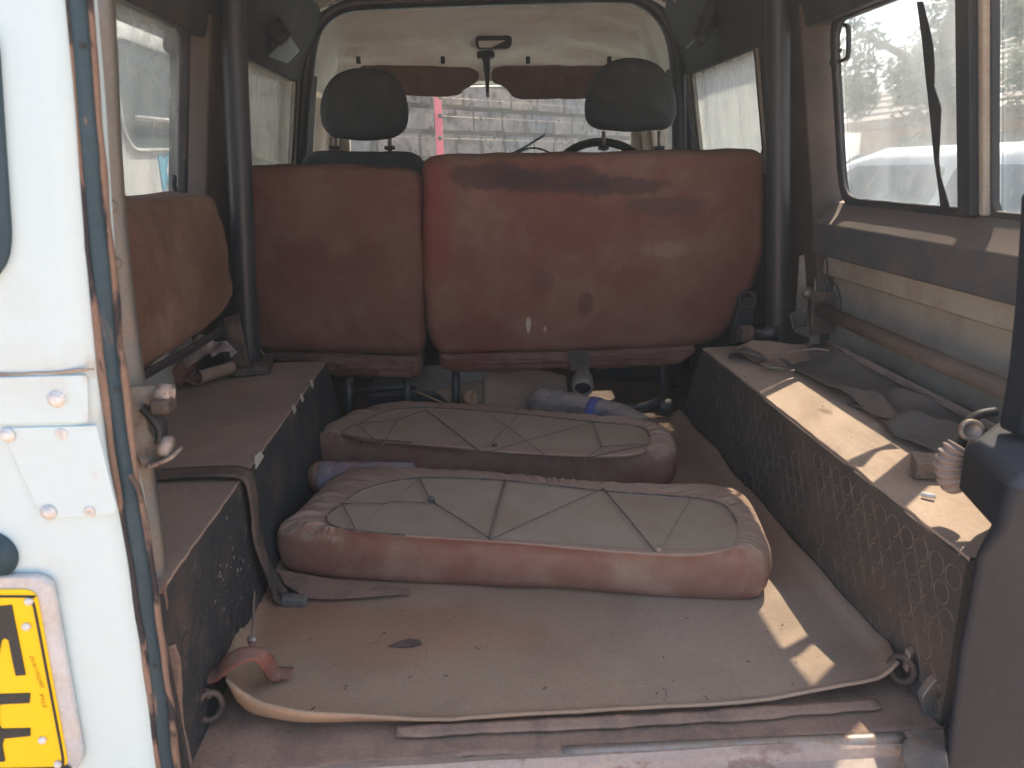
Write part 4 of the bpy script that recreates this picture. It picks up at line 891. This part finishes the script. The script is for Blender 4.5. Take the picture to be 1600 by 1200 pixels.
# small mug-like bottle with dark mouth
t = thing('dusty_jar', 'small dusty pale bottle with a dark mouth standing behind the clear bottle', 'bottle', tuple(at(915, 640, 2, 0)))
p = at(916, 606, 1, 1.93)
lathe('jar_body', p+Vector((-.002, .05, .03)), (-.12, -.75, -.35), [(0, .012), (.004, .02), (.03, .028), (.055, .030), (.07, .0275), (.072, .024), (.06, .022), (.05, .0001)], 'hose', t, 24)
lathe('jar_mouth', p+Vector((-.008, .003, .006)), (-.12, -.75, -.35), [(0, .021), (.010, .021), (.0105, .0001)], 'plastic', t, 24)
# cardboard flaps
def flap(name, pts, y, th, mat, label, cat_, bend=.01):
    P = [at(a, b, 1, yy) for (a, b), yy in zip(pts, y)]
    def f(u, v):
        p = P[0].lerp(P[1], u).lerp(P[3].lerp(P[2], u), v); return p+Vector((0, bend*sin(u*pi)+fz(p.x, p.y, p.z, 20, .006), fz(p.z, p.x, 2, 18, .004)))
    o = sheet(name, f, 14, 10, th, mat); tag(o, label, cat_); return o
flap('card_flap', ((757, 571), (884, 586), (890, 650), (756, 640)), (1.99, 1.99, 1.90, 1.90), .003, 'card', 'upright brown cardboard flap in the gap behind the farther cushion', 'cardboard', .02)
flap('card_scrap', ((678, 612), (755, 594), (762, 640), (720, 645)), (1.96, 1.98, 1.92, 1.90), .003, 'card', 'low pointed scrap of cardboard left of the upright flap', 'cardboard')
tag(tube('wooden_stick', [at(648, 611, 1, 1.93), at(703, 634, 1, 1.90)], .0028, 'wood'), 'thin pale wooden stick leaning behind the farther cushion', 'stick')
lathe_o = lathe('tape_core', at(728, 624, 1, 1.905), (.75, -.45, .25), [(0, .021), (.024, .021), (.0255, .019), (.0255, .012), (.012, .009), (.012, .0001)], 'wood', None, 22); tag(lathe_o, 'small tan cardboard tape core lying before the cardboard flap', 'tape core')
tag(obox('tan_chip', at(797, 638, 1, 1.885), (.012, .003, 0), (0, .01, 0), (0, .001, .006), 'wood', None, .003), 'tan wood chip peeping over the far edge of the farther cushion', 'wood chip')
# floor behind the cushion: dim clutter under the seats
tag(box('tool_tray', (-.40, 1.97, .00), (-.05, 2.25, .10), 'tube', bevel=.01), 'dark box in the shadow under the folded seats', 'box')
# belt across the left wheel box with buckle
t = thing('seat_belt', 'grey-black seat belt draped over the left wheel box down to its buckle on the floor', 'seat belt', tuple(at(455, 935, 2, .01)))
P = [Vector((-.615, 1.10, .2445)), Vector((-.55, 1.10, .246)), Vector((-.49, 1.097, .247)), Vector((-.466, 1.095, .244)), Vector((-.4535, 1.093, .232)), Vector((-.452, 1.095, .18)), at(402, 835, 0, -.452), at(420, 890, 0, -.447), at(437, 925, 0, -.435), at(452, 936, 2, .022)]
ribbon('webbing', P, [Vector((0, 1, 0))]*6+[Vector((0, 1, -.2)), Vector((0, 1, -.5)), Vector((.3, 1, -.3)), Vector((.4, 1, 0))], .040, .0028, 'strap', t, sm=6, wob=.05)
obox('buckle', at(460, 938, 2, .022), Vector((.021, -.003, 0)), (0, .010, 0), (0, 0, .008), 'canvas', t, .004)
obox('buckle_plate', at(440, 925, 2, .028), Vector((.006, -.006, 0)), (.004, .004, 0), (0, 0, .006), 'darksteel', t, .002)
fp_ = [at(a, b, 2, .022) for a, b in ((435, 893), (452, 895), (560, 915), (640, 922), (643, 928), (600, 931), (520, 937), (478, 935), (445, 915))]
tag(prism('rubber_flap', rpoly(fp_, .006), (0, 0, .003), 'mat_low', None), 'brown pointed flap of rubber from under the nearer cushion to the belt buckle', 'rubber flap')
# far belt webbing beside the left wheel box
tag(ribbon('floor_webbing', [at(a, b, 2, .016) for a, b in ((485, 765), (470, 800), (450, 845), (430, 890))], (1, 0, 0), .03, .0025, 'strap', sm=5), 'strip of webbing on the floor between left wheel box and nearer cushion', 'webbing')
# red strap lying on the left mat corner, with cord
t = thing('red_strap', 'faded red webbing strap bent over the curled left corner of the large mat', 'strap', tuple(at(380, 1050, 2, .02)))
z_ = .075
P = [at(311, 1058, 2, .055), at(335, 1055, 2, .06), at(352, 1040, 2, .075), at(375, 1025, 2, .09), at(400, 1022, 2, .088), at(415, 1032, 2, .072), at(425, 1047, 2, .045), at(436, 1052, 2, .030), at(455, 1052, 2, .028)]
ribbon('strap_band', P, [Vector((0, 1, 0)), Vector((0, 1, .2)), Vector((-.3, 1, .6)), Vector((-.2, 1, .4)), Vector((0, 1, 0)), Vector((.2, 1, 0)), Vector((.3, 1, 0)), Vector((0, 1, 0)), Vector((0, 1, 0))], .024, .0030, 'strap_red', t, sm=6)
tube('strap_cord', [at(397, 918, 2, .05), at(396, 960, 2, .06), at(395, 995, 2, .075)], .0022, 'cord_pale', t, n=8, sm=3)
lathe('cord_eyelet', at(394, 1000, 2, .082), (0, -.6, .8), [(0, .006), (.003, .0065), (.005, .004), (.005, .0001)], 'steel', t, 12)
tube('cord_tab', [at(394, 1003, 2, .08), at(394, 1018, 2, .08)], .0045, 'strap_red', t, n=8)
# things on the left wheel box under the side seat
def roll(u, v):
    a = -2.6+u*3.3; c = at(322, 583, 2, .262); d = (Vector((.55, .83, 0))).normalized(); q = c+Vector((0, 0, .0))+Vector((.83, -.55, 0))*cos(a)*.033+Vector((0, 0, 1))*(sin(a)*.020+.004)+d*(v-.4)*.09
    return q
tag(sheet('curled_card', roll, 20, 6, .002, 'card'), 'curled piece of brown card on the left wheel box under the side seat', 'cardboard')
def crump(u, v):
    c = at(318, 556, 1, 1.60); p = c+Vector(((u-.5)*.12, (v-.5)*.06, 0)); n1 = noise.noise(p*30); n2 = noise.noise(p*60+Vector((4, 4, 4)))
    return p+Vector((n2*.015, n1*.01, .03*sin(u*pi)*sin(v*pi)+n1*.03+n2*.015))
tag(sheet('crumpled_wrapper', crump, 26, 16, .001, 'paper', smooth=False), 'crumpled pinkish wrapper behind the curled card on the left wheel box', 'wrapper')
pp = at(272, 592, 2, .26); ppq = at(298, 560, 2, .28)
tag(tube('striped_can', [pp, pp.lerp(ppq, .5), ppq], .021, 'strap_red', n=16), 'small dark red rolled packet at the foot of the side seat', 'packet')
tag(prism('paper_strip', [at(a, b, 1, 1.80) for a, b in ((370, 490), (378, 500), (387, 525), (388, 560), (382, 548), (376, 520))], (0, .001, 0), 'paper'), 'pale torn paper strip hanging between side seat leg and narrow seat back', 'paper')
tag(tube('thin_rod', [at(388, 515, 1, 1.79), at(400, 535, 1, 1.79), at(413, 556, 1, 1.79)], .0025, 'steel', n=8), 'thin metal rod standing behind the side seat foot', 'rod')
# right side: fabric, tubes, plate, block, hose
t = thing('folded_side_frame', 'brown dusty tube frame of a removed side seat along the right wall', 'seat frame', (.70, 1.3, .34))
tube('frame_tube', [(.70, 1.69, .347), (.70, 1.30, .343), (.70, .86, .342)], .0155, 'piperail', t, n=14)
prism('bracket_plate', [at(a, b, 1, 1.68) for a, b in ((1268, 456), (1305, 456), (1305, 520), (1266, 525))], (0, .004, 0), 'darksteel', t, bevel=.001)
bolt('bracket_bolt', at(1262, 458, 1, 1.75), (-.3, -1, 0), .010, 'steel', t)
tube('hook_wire', [at(1287, 455, 1, 1.675), at(1292, 438, 1, 1.675), at(1299, 455, 1, 1.675)], .0011, 'wire', t, n=6)
ribbon('flat_bar', [(.690, 1.62, .285), (.690, 1.3, .283), (.690, .98, .282)], (0, 0, 1), .014, .004, 'hose', t)
tag(tube('loose_cable', [at(a, b, 0, .715) for a, b in ((1287, 395), (1292, 410), (1294, 432), (1308, 448), (1314, 470), (1313, 492))], .0018, 'plastic', sm=5, n=6), 'thin dark cable looping down the cream panel at the front of the right wall', 'cable')
prism('front_corner_panel', [(.71, 1.745, .25), (.71, 1.745, .475), (.755, 1.745, .475), (.755, 1.745, .25)], (0, .004, 0), 'creamframe', veh)
prism('slanted_corner_panel', [at(1250, 400, 1, 1.80), at(1268, 395, 1, 1.80), (.765, 1.80, .47), (.765, 1.80, .24), at(1242, 520, 1, 1.80)], (0, .005, 0), 'creamframe', veh)
# rag heap
def rag(seed, cx, cy, lx, ly, rot, h, mat, label, zb=.240, nf=14, th=.0022, nu=60, nv=44):
    ca, sa = cos(rot), sin(rot)
    def f(u, v):
        a = (u-.5)*lx*(1+.12*noise.noise(Vector((v*3, seed, 1)))); b = (v-.5)*ly*(1+.18*noise.noise(Vector((u*3, seed, 2))))
        x = cx+a*ca-b*sa; y = cy+a*sa+b*ca
        e = min(u, 1-u, v, 1-v)
        r1 = 1-abs(noise.noise(Vector((x*nf, y*nf*.6, seed))))*2.6; r2 = noise.noise(Vector((x*nf*2.2, y*nf*1.4, seed+8)))
        z = zb+h*max(0, r1)**1.5*(.35+.65*min(1, e*5))+abs(r2)*h*.35+.002
        x += .012*noise.noise(Vector((x*12, y*12, seed+3))); return (min(x, .735), y, z)
    o = sheet('crumpled_cloth', f, nu, nv, th, mat); tag(o, label, 'cloth', 'rags on the right wheel box'); return o
rag(1.5, .668, 1.42, .15, .52, .03, .042, 'canvas', 'dark grey crumpled canvas heaped along the middle of the right wheel box', nf=6.5)
rag(4.2, .668, 1.14, .16, .36, -.05, .040, 'canvas', 'grey crumpled cloth at the near end of the heap, beside the wood offcut', nf=7)
rag(8.8, .60, 1.66, .15, .15, .3, .030, 'card', 'brown-grey folded cloth with a raised edge at the far end of the right wheel box', nf=7)
tag(ribbon('folded_strap', [at(1152, 547, 2, .25), at(1160, 545, 2, .262), at(1175, 548, 2, .262), at(1190, 552, 2, .256), at(1204, 560, 2, .244)], (.5, 1, 0), .07, .003, 'canvas', sm=5), 'folded strap end curling over at the far end of the right wheel box', 'strap')
tag(ribbon('buckle_strap', [at(1188, 566, 2, .25), at(1200, 573, 2, .25), at(1222, 575, 2, .25), at(1240, 580, 2, .25)], (0, 1, 0), .012, .005, 'steel', sm=4), 'small metal buckle under the folded strap', 'buckle')
tag(ribbon('pale_piping', [at(a, b, 2, .28) for a, b in ((1228, 550), (1245, 548), (1262, 546), (1278, 545), (1295, 548))], (0, 0, 1), .004, .003, 'hose', sm=4), 'pale piping edge on the crumpled canvas', 'piping')
lathe_b = lathe('short_pipe_end', at(1150, 524, 1, 1.72), (1, .1, 0), [(0, .0001), (0, .018), (.03, .019), (.045, .012), (.075, .012), (.078, .017), (.10, .018), (.10, .0001)], 'tube', None, 18); tag(lathe_b, 'short dark jack handle end lying before the right roll tube', 'jack')
tag(obox('rusty_jack', at(1166, 521, 1, 1.70), (.016, .004, 0), (0, .016, 0), (0, 0, .017), 'darksteel', None, .004), 'small square dark metal block at the far end of the right wheel box', 'metal block')
tag(flap('bent_bracket', ((1234, 490), (1262, 482), (1262, 510), (1242, 515)), (1.70, 1.72, 1.72, 1.68), .003, 'canvas', 'bent grey metal tab left of the bracket plate', 'bracket'), 'bent grey metal tab left of the bracket plate', 'bracket')
c = at(1470, 722, 2, .26); w_ = obox('wood_offcut', c+Vector((.012, 0, -.008)), Vector((.045, -.012, 0)), Vector((.008, .022, 0)), (0, 0, .0125), 'grimywood', None, .002); tag(w_, 'short rectangular wood offcut on the right wheel box beside the ribbed hose', 'wood block')
# ribbed hose
t = thing('ribbed_hose', 'dusty grey ribbed hose end with a dark loop, beside the black post cover', 'hose', tuple(at(1492, 740, 1, .84)))
hpz = [at(a, b, 1, .845) for a, b in ((1499, 696), (1490, 708), (1485, 724), (1486, 742), (1496, 758))]
Q = cat(hpz, 16); tube('hose_body', Q, .0, 'hose', t, n=18, rr=[.0125+.0022*sin(i*pi/4)+.0035*min(1, i/20) for i in range(len(Q))])
tube('hose_loop', [at(a, b, 1, .86) for a, b in ((1556, 643), (1530, 648), (1512, 662), (1506, 682), (1500, 698))], .006, 'plastic', t, sm=5)
lathe('hose_ferrule', at(1516, 672, 1, .85), (-.3, -1, .3), [(0, .014), (.006, .014), (.008, .010), (.002, .008), (.002, .0001)], 'steel', t, 18)
# pale paint flecks on the left wheel box face
random.seed(21); gs = []
for i in range(60):
    y = random.gauss(.965, .045); z = random.gauss(.145, .036)-(y-.97)*.3; r = .0007+random.random()**3*.0030
    if .02 < z < .215: gs.append(([(-.4612, y-r, z), (-.4612, y+r*.6, z-r*.5), (-.4612, y+r, z+r*.9), (-.4612, y-r*.3, z+r*1.6)], [(0, 1, 2, 3)]))
V, Fc = join(gs); o = mk('paint_flecks', V, Fc, 'hose', veh); o['kind'] = 'stuff'
# little litter
random.seed(3)
for i, (a, b, ax_, v) in enumerate([(1440, 772, 2, .242)]):
    p = at(a, b, ax_, v); tag(tube('cigarette_end', [p, p+Vector((.012, -.012, .001))], .0035, 'lens', n=10), 'white cigarette end in the sunlit patch on the right wheel box', 'cigarette end')
def litter(name, label, cat_, spots, zf, mats):
    gs = []
    for (a, b) in spots:
        p = at(a, b, 2, zf); r = .0004+random.random()**3*.0011; d = random.random()*pi; L_ = random.choice((1.5, 2.5, 5))*r
        e = Vector((cos(d), sin(d), .1))*L_; s_ = Vector((-sin(d), cos(d), 0))*r
        gs.append(([p-e-s_, p+e-s_*.6, p+e+s_, p-e+s_*.7, p+Vector((0, 0, r*1.2))], [(0, 1, 4), (1, 2, 4), (2, 3, 4), (3, 0, 4), (3, 2, 1, 0)]))
    V, Fc = join(gs); o = mk(name, V, Fc, mats); tag(o, label, cat_); o['kind'] = 'stuff'
litter('mat_debris', 'scattered crumbs and bits of leaf on the large mat', 'debris', [(random.uniform(430, 1330), random.uniform(960, 1090)) for _ in range(60)], .0160, 'hose')
litter('dark_debris', 'dark crumbs and twigs on the large mat', 'debris', [(random.uniform(430, 1330), random.uniform(950, 1100)) for _ in range(60)], .0165, 'rubber')
litter('lid_debris', 'dark crumbs and twigs on the wheel box lids', 'debris', [(random.uniform(1180, 1480), 0) for _ in range(0)]+[(1142, 548), (1155, 552), (1163, 589), (1168, 594), (1285, 635), (1300, 640), (1262, 662), (1330, 684), (1350, 690), (1275, 668), (1405, 750), (1380, 800), (340, 605), (335, 615), (343, 623), (322, 632), (385, 648), (300, 690), (440, 620), (1450, 800), (1465, 790), (1425, 745), (1235, 610)], .2405, 'rubber')
# curly crack on the mat
tag(tube('crack_line', [at(a, b, 2, .0175) for a, b in ((492, 1105), (482, 1113), (483, 1124), (487, 1130), (480, 1137), (465, 1140), (450, 1144))], .0009, 'rubber', n=5, sm=4), 'curly dark thread lying near the front left of the large mat', 'thread')

# ================================================================== OUTSIDE
GZ = -.82
g = mk('ground', [(-60, -60, GZ), (60, -60, GZ), (60, 60, GZ), (-60, 60, GZ)], [(0, 1, 2, 3)], 'soil'); g['kind'] = 'structure'
# stone wall ahead, each block of the visible courses its own part
wa = radians(46); wd = Vector((sin(wa), cos(wa), 0)); wn = Vector((-cos(wa), sin(wa), 0)); w0 = Vector((.05, 7.0, 0))
t = thing('stone_wall', 'rough grey stone block wall standing ahead of the vehicle', 'wall', tuple(w0+Vector((0, 0, GZ))))
L0, L1 = -3.0, 7.0
c_ = w0+wd*((L0+L1)/2); c_.z = 0
hw = (L1-L0)/2
obox('mortar_core', c_+wn*.10+Vector((0, 0, .62)), wd*hw, wn*.085, (0, 0, 1.44), 'mortar', t)
random.seed(11); row = 0; z = GZ+.02; gs = []; shared = None
while z < 2.0:
    hgt = .195*(1+random.uniform(-.06, .06)); l = L0+(.2 if row % 2 else 0)+random.uniform(-.05, .05)
    while l < L1-.2:
        ln = random.choice((.36, .40, .44, .30)); 
        c = w0+wd*(l+ln/2)+Vector((0, 0, z+hgt/2)); dz = -.045*(l)*0
        c.z += -.02*(l+ln/2)*.6
        off = random.uniform(.0, .014)
        hx_, hz_ = ln/2-.008, hgt/2-.013
        V = []; 
        for (i, k) in ((-1, -1), (1, -1), (1, 1), (-1, 1)):
            V.append(c+wd*(i*hx_+random.uniform(-.006, .006))+Vector((0, 0, k*hz_+random.uniform(-.005, .005)))-wn*(-.0)+wn*(.04))
        for (i, k) in ((-1, -1), (1, -1), (1, 1), (-1, 1)):
            V.append(V[{(-1, -1): 0, (1, -1): 1, (1, 1): 2, (-1, 1): 3}[(i, k)]]-wn*(.04+off)-wd*i*.008-Vector((0, 0, k*.008)))
        Fc = [(0, 1, 2, 3), (4, 5, 6, 7), (0, 1, 5, 4), (1, 2, 6, 5), (2, 3, 7, 6), (3, 0, 4, 7)]
        if .45 < z < 1.45 and -2.2 < l < 4.2: mk('stone_block', V, Fc, random.choice(('block', 'block', 'block2')), t)
        else: gs.append((V, Fc))
        l += ln
    z += hgt; row += 1
V, Fc = join(gs); o = mk('outer_stone_blocks', V, Fc, 'block', t); o['kind'] = 'stuff'
# pits in the stone faces
gs = []
for i in range(700):
    l = random.uniform(-2.4, 4); zz = random.uniform(.4, 1.5); c = w0+wd*l+Vector((0, 0, zz))-wn*.0175; r = random.uniform(.008, .034); k = random.uniform(.8, 2)
    n_ = 6; V = [c+wd*cos(2*pi*j/n_)*r*random.uniform(.6, 1)+Vector((0, 0, sin(2*pi*j/n_)*r*k*random.uniform(.6, 1))) for j in range(n_)]+[c-wn*.002]
    gs.append((V, [(j, (j+1) % n_, n_) for j in range(n_)]))
V, Fc = join(gs); o = mk('stone_pits', V, Fc, 'pit', t); o['kind'] = 'stuff'
# pink post with insulators and wires
fpz = at(686, 200, 1, 6.2); t = thing('fence_post', 'pink painted metal angle post carrying wires in front of the stone wall', 'fence post', (fpz.x, 6.2, GZ))
obox('post', (fpz.x, 6.2, .55), (.028, 0, 0), (0, .004, 0), (0, 0, 1.37), 'pinkpaint', t, .002)
obox('post_flange', (fpz.x-.026, 6.225, .55), (.003, 0, 0), (0, .025, 0), (0, 0, 1.37), 'pinkpaint', t)
for b in (152, 181, 216):
    p = at(688, b, 1, 6.18); lathe('insulator', p, (0, -1, 0), [(0, .016), (.01, .018), (.014, .010), (.022, .018), (.03, .014), (.03, .0001)], 'plastic', t, 12)
    a_ = Vector((-1.7, 5.2, p.z+.05)); b_ = Vector((3.2, 8.8, p.z-.1)); tube('wire', [a_, p, b_], .0011, 'steel', t, n=5)
# white van on the left
def extr(name, prof, x0, x1, mat, par, bevel=.05): return prism(name, [(x0, y, z) for y, z in prof], (x1-x0, 0, 0), mat, par, bevel=bevel, seg=4)
t = thing('parked_van', 'white van parked close on the left, seen through the left window', 'van', (-2.6, 4.0, GZ))
vx = -1.78
extr('body', rpoly([(0, .8, GZ+.35), (0, 6.6, GZ+.35), (0, 6.7, .35), (0, 6.2, .62), (0, 5.5, 1.30), (0, 5.2, 1.42), (0, .9, 1.42)], .12) and [(p.y, p.z) for p in rpoly([Vector((0, .8, GZ+.35)), Vector((0, 6.6, GZ+.35)), Vector((0, 6.7, .35)), Vector((0, 6.2, .62)), Vector((0, 5.5, 1.30)), Vector((0, 5.2, 1.42)), Vector((0, .9, 1.42))], .15)], vx, vx-1.75, 'carwhite', t, .06)
for ya, yb in ((1.1, 2.35), (2.5, 3.75), (3.98, 5.45)):
    O = rpoly([(vx+.004, ya, .80), (vx+.004, yb, .84), (vx+.004, yb, 1.32), (vx+.004, ya, 1.32)], .14)
    wv = prism('window', O, (-.02, 0, 0), 'carglass', t)
    ringf = ringframe('window_frame', rpoly([(vx+.006, ya-.012, .788), (vx+.006, yb+.012, .828), (vx+.006, yb+.012, 1.332), (vx+.006, ya-.012, 1.332)], .15), O, (.012, 0, 0), 'carwhite', wv)
for yy in (1.7, 5.5): lathe('wheel', (vx-.10, yy, GZ+.34), (1, 0, 0), [(0, .1), (0, .34), (.02, .35), (.12, .34), (.13, .22), (.11, .2), (.11, .0001)], 'tyre', t, 28)
textmesh('lettering', 'K', .24, .002, 'bluepaint', (vx+.004, 4.36, .60), (pi/2, 0, pi/2), t)
tube('grab_rail', [(vx+.03, 4.1, .95), (vx+.03, 5.2, .97)], .012, 'lens', t); 
# white car on the right
t = thing('parked_car', 'white car in full sun parked close on the right, seen through the right window', 'car', (3.2, 4.5, GZ))
cx0, cx1 = 2.15, 3.85
body = [(1.9, GZ+.25), (6.9, GZ+.25), (7.0, .0), (6.9, .12), (5.6, .30), (4.9, .36), (2.1, .36), (1.85, .2)]
prism('body', [(cx0, y, z) for y, z in body], (cx1-cx0, 0, 0), 'carwhite', t, bevel=.09, seg=5)
cab = [(2.3, .35), (5.7, .33), (4.95, .66), (4.6, .72), (3.0, .73), (2.5, .66)]
V = [(cx0+.05, y, z) if z < .5 else (cx0+.20, y, z) for y, z in cab]+[(cx1-.05, y, z) if z < .5 else (cx1-.20, y, z) for y, z in cab]
mk('cabin', V, [tuple(range(6)), tuple(range(11, 5, -1))]+[(i, (i+1) % 6, (i+1) % 6+6, i+6) for i in range(6)], 'carwhite', t, bevel=.07, seg=5)
for pts in ([(2.65, .40), (3.75, .40), (3.75, .63), (2.85, .63)], [(3.85, .40), (5.25, .40), (4.75, .62), (3.85, .63)]):
    prism('side_glass', rpoly([(cx0+.05+(z-.35)*.40-.012, y, z) for y, z in pts], .05), (.03, 0, 0), 'carglass', t)
prism('windscreen', [(cx0+.16, 5.62, .40), (cx1-.16, 5.62, .40), (cx1-.30, 5.05, .655), (cx0+.30, 5.05, .655)], (0, .012, .03), 'carglass', t)
for yy in (2.8, 6.0): lathe('wheel', (cx0+.02, yy, GZ+.33), (1, 0, 0), [(0, .0001), (0, .18), (-.02, .22), (-.02, .33), (.02, .34), (.2, .33), (.2, .0001)], 'tyre', t, 28)
# house with tiled roof on the right
t = thing('house', 'low house with a grey tiled roof beyond the white car on the right', 'house', (11, 9, GZ))
box('wall', (7.5, 6.5, GZ), (15, 15, 1.25), 'housewall', t)
rf = prism('roof', [(6.9, 6.0, 1.2), (11.2, 6.0, 3.3), (15.5, 6.0, 1.2), (15.5, 6.0, 1.1), (6.9, 6.0, 1.1)], (0, 9.5, 0), 'rooftile', t)
gs = []
for i in range(16):
    f = i/16; a_ = Vector((6.9, 6.0, 1.2)).lerp(Vector((11.2, 6.0, 3.3)), f)
    nrm = Vector((-2.1, 0, 4.3)).normalized(); d = Vector((4.3, 0, 2.1)).normalized()
    gs.append(([a_+nrm*.05, a_+nrm*.02+d*.26, a_+nrm*.02+d*.26+Vector((0, 9.5, 0)), a_+nrm*.05+Vector((0, 9.5, 0)), a_, a_+Vector((0, 9.5, 0))], [(0, 1, 2, 3), (4, 0, 3, 5)]))
V, Fc = join(gs); mk('tile_courses', V, Fc, 'rooftile', rf)
for yy in (7.5, 10.0, 12.5): wv = box('window', (7.46, yy, .1), (7.52, yy+1.1, .95), 'carglass', t)
# trees
def tree(x, y, h, r, n, label, seed):
    random.seed(seed); t = thing('tree', label, 'tree', (x, y, GZ), 'trees beyond the vehicle')
    P = [Vector((x, y, GZ)), Vector((x+.1, y, GZ+h*.25)), Vector((x-.05, y+.1, GZ+h*.5)), Vector((x+.1, y, GZ+h*.75))]
    tube('trunk', P, .2, 'bark', t, sm=4, rr=[.22*(1-.7*i/12) for i in range(13)])
    for k in range(7):
        a = k*2.4; b0 = Vector((x, y, GZ+h*(.35+.06*k))); e = b0+Vector((cos(a)*r*.6, sin(a)*r*.6, h*.16)); tube('limb', [b0, b0.lerp(e, .5)+Vector((0, 0, .1)), e], .05, 'bark', t, n=7, rr=[.08, .05, .02])
    V = []; Fc = []; cl = [(Vector((x+random.gauss(0, r*.45), y+random.gauss(0, r*.45), GZ+h*random.uniform(.42, 1.0))), random.uniform(.25, .5)*r*.6) for _ in range(26)]
    for i in range(n):
        c, rad = random.choice(cl); d = Vector((random.gauss(0, 1), random.gauss(0, 1), random.gauss(0, .8))); p = c+d.normalized()*rad*random.random()**.4
        u = Vector((random.gauss(0, 1), random.gauss(0, 1), random.gauss(0, 1))).normalized(); v = u.orthogonal().normalized(); s_ = random.uniform(.03, .07)
        b = len(V); V += [p-u*s_, p+v*s_*.5, p+u*s_, p-v*s_*.5]; Fc.append((b, b+1, b+2, b+3))
    me = bpy.data.meshes.new('crown'); me.from_pydata([Vector(v)-Vector((x, y, GZ+h*.7)) for v in V], [], Fc); me.materials.append(MT['leaf']); o = bpy.data.objects.new('crown', me); o.location = (x, y, GZ+h*.7); link(o, t)
tree(5.6, 9.2, 5.2, 1.9, 22000, 'leafy tree just left of the tiled house, seen through the dusty right window', 5)
tree(3.9, 12.5, 4.6, 1.6, 14000, 'smaller leafy tree farther off beyond the stone wall', 6)
tree(-7.5, 9.0, 5.5, 2.2, 15000, 'leafy tree standing behind the white van', 8)

# ================================================================== haze volume added for lens veil and burnt-out windows
hz = box('haze', (-64, -64, GZ-1.0), (64, 64, 5.4), 'trim'); hz['kind'] = 'stuff'
hm = bpy.data.materials.new('glare_haze'); hm.use_nodes = True; hm.node_tree.nodes.clear()
ho = hm.node_tree.nodes.new('ShaderNodeOutputMaterial'); hv = hm.node_tree.nodes.new('ShaderNodeVolumePrincipled')
hv.inputs['Color'].default_value = (.90, .95, .97, 1); hv.inputs['Density'].default_value = .020; hv.inputs['Anisotropy'].default_value = .45
hm.node_tree.links.new(hv.outputs[0], ho.inputs['Volume']); hz.data.materials.clear(); hz.data.materials.append(hm)
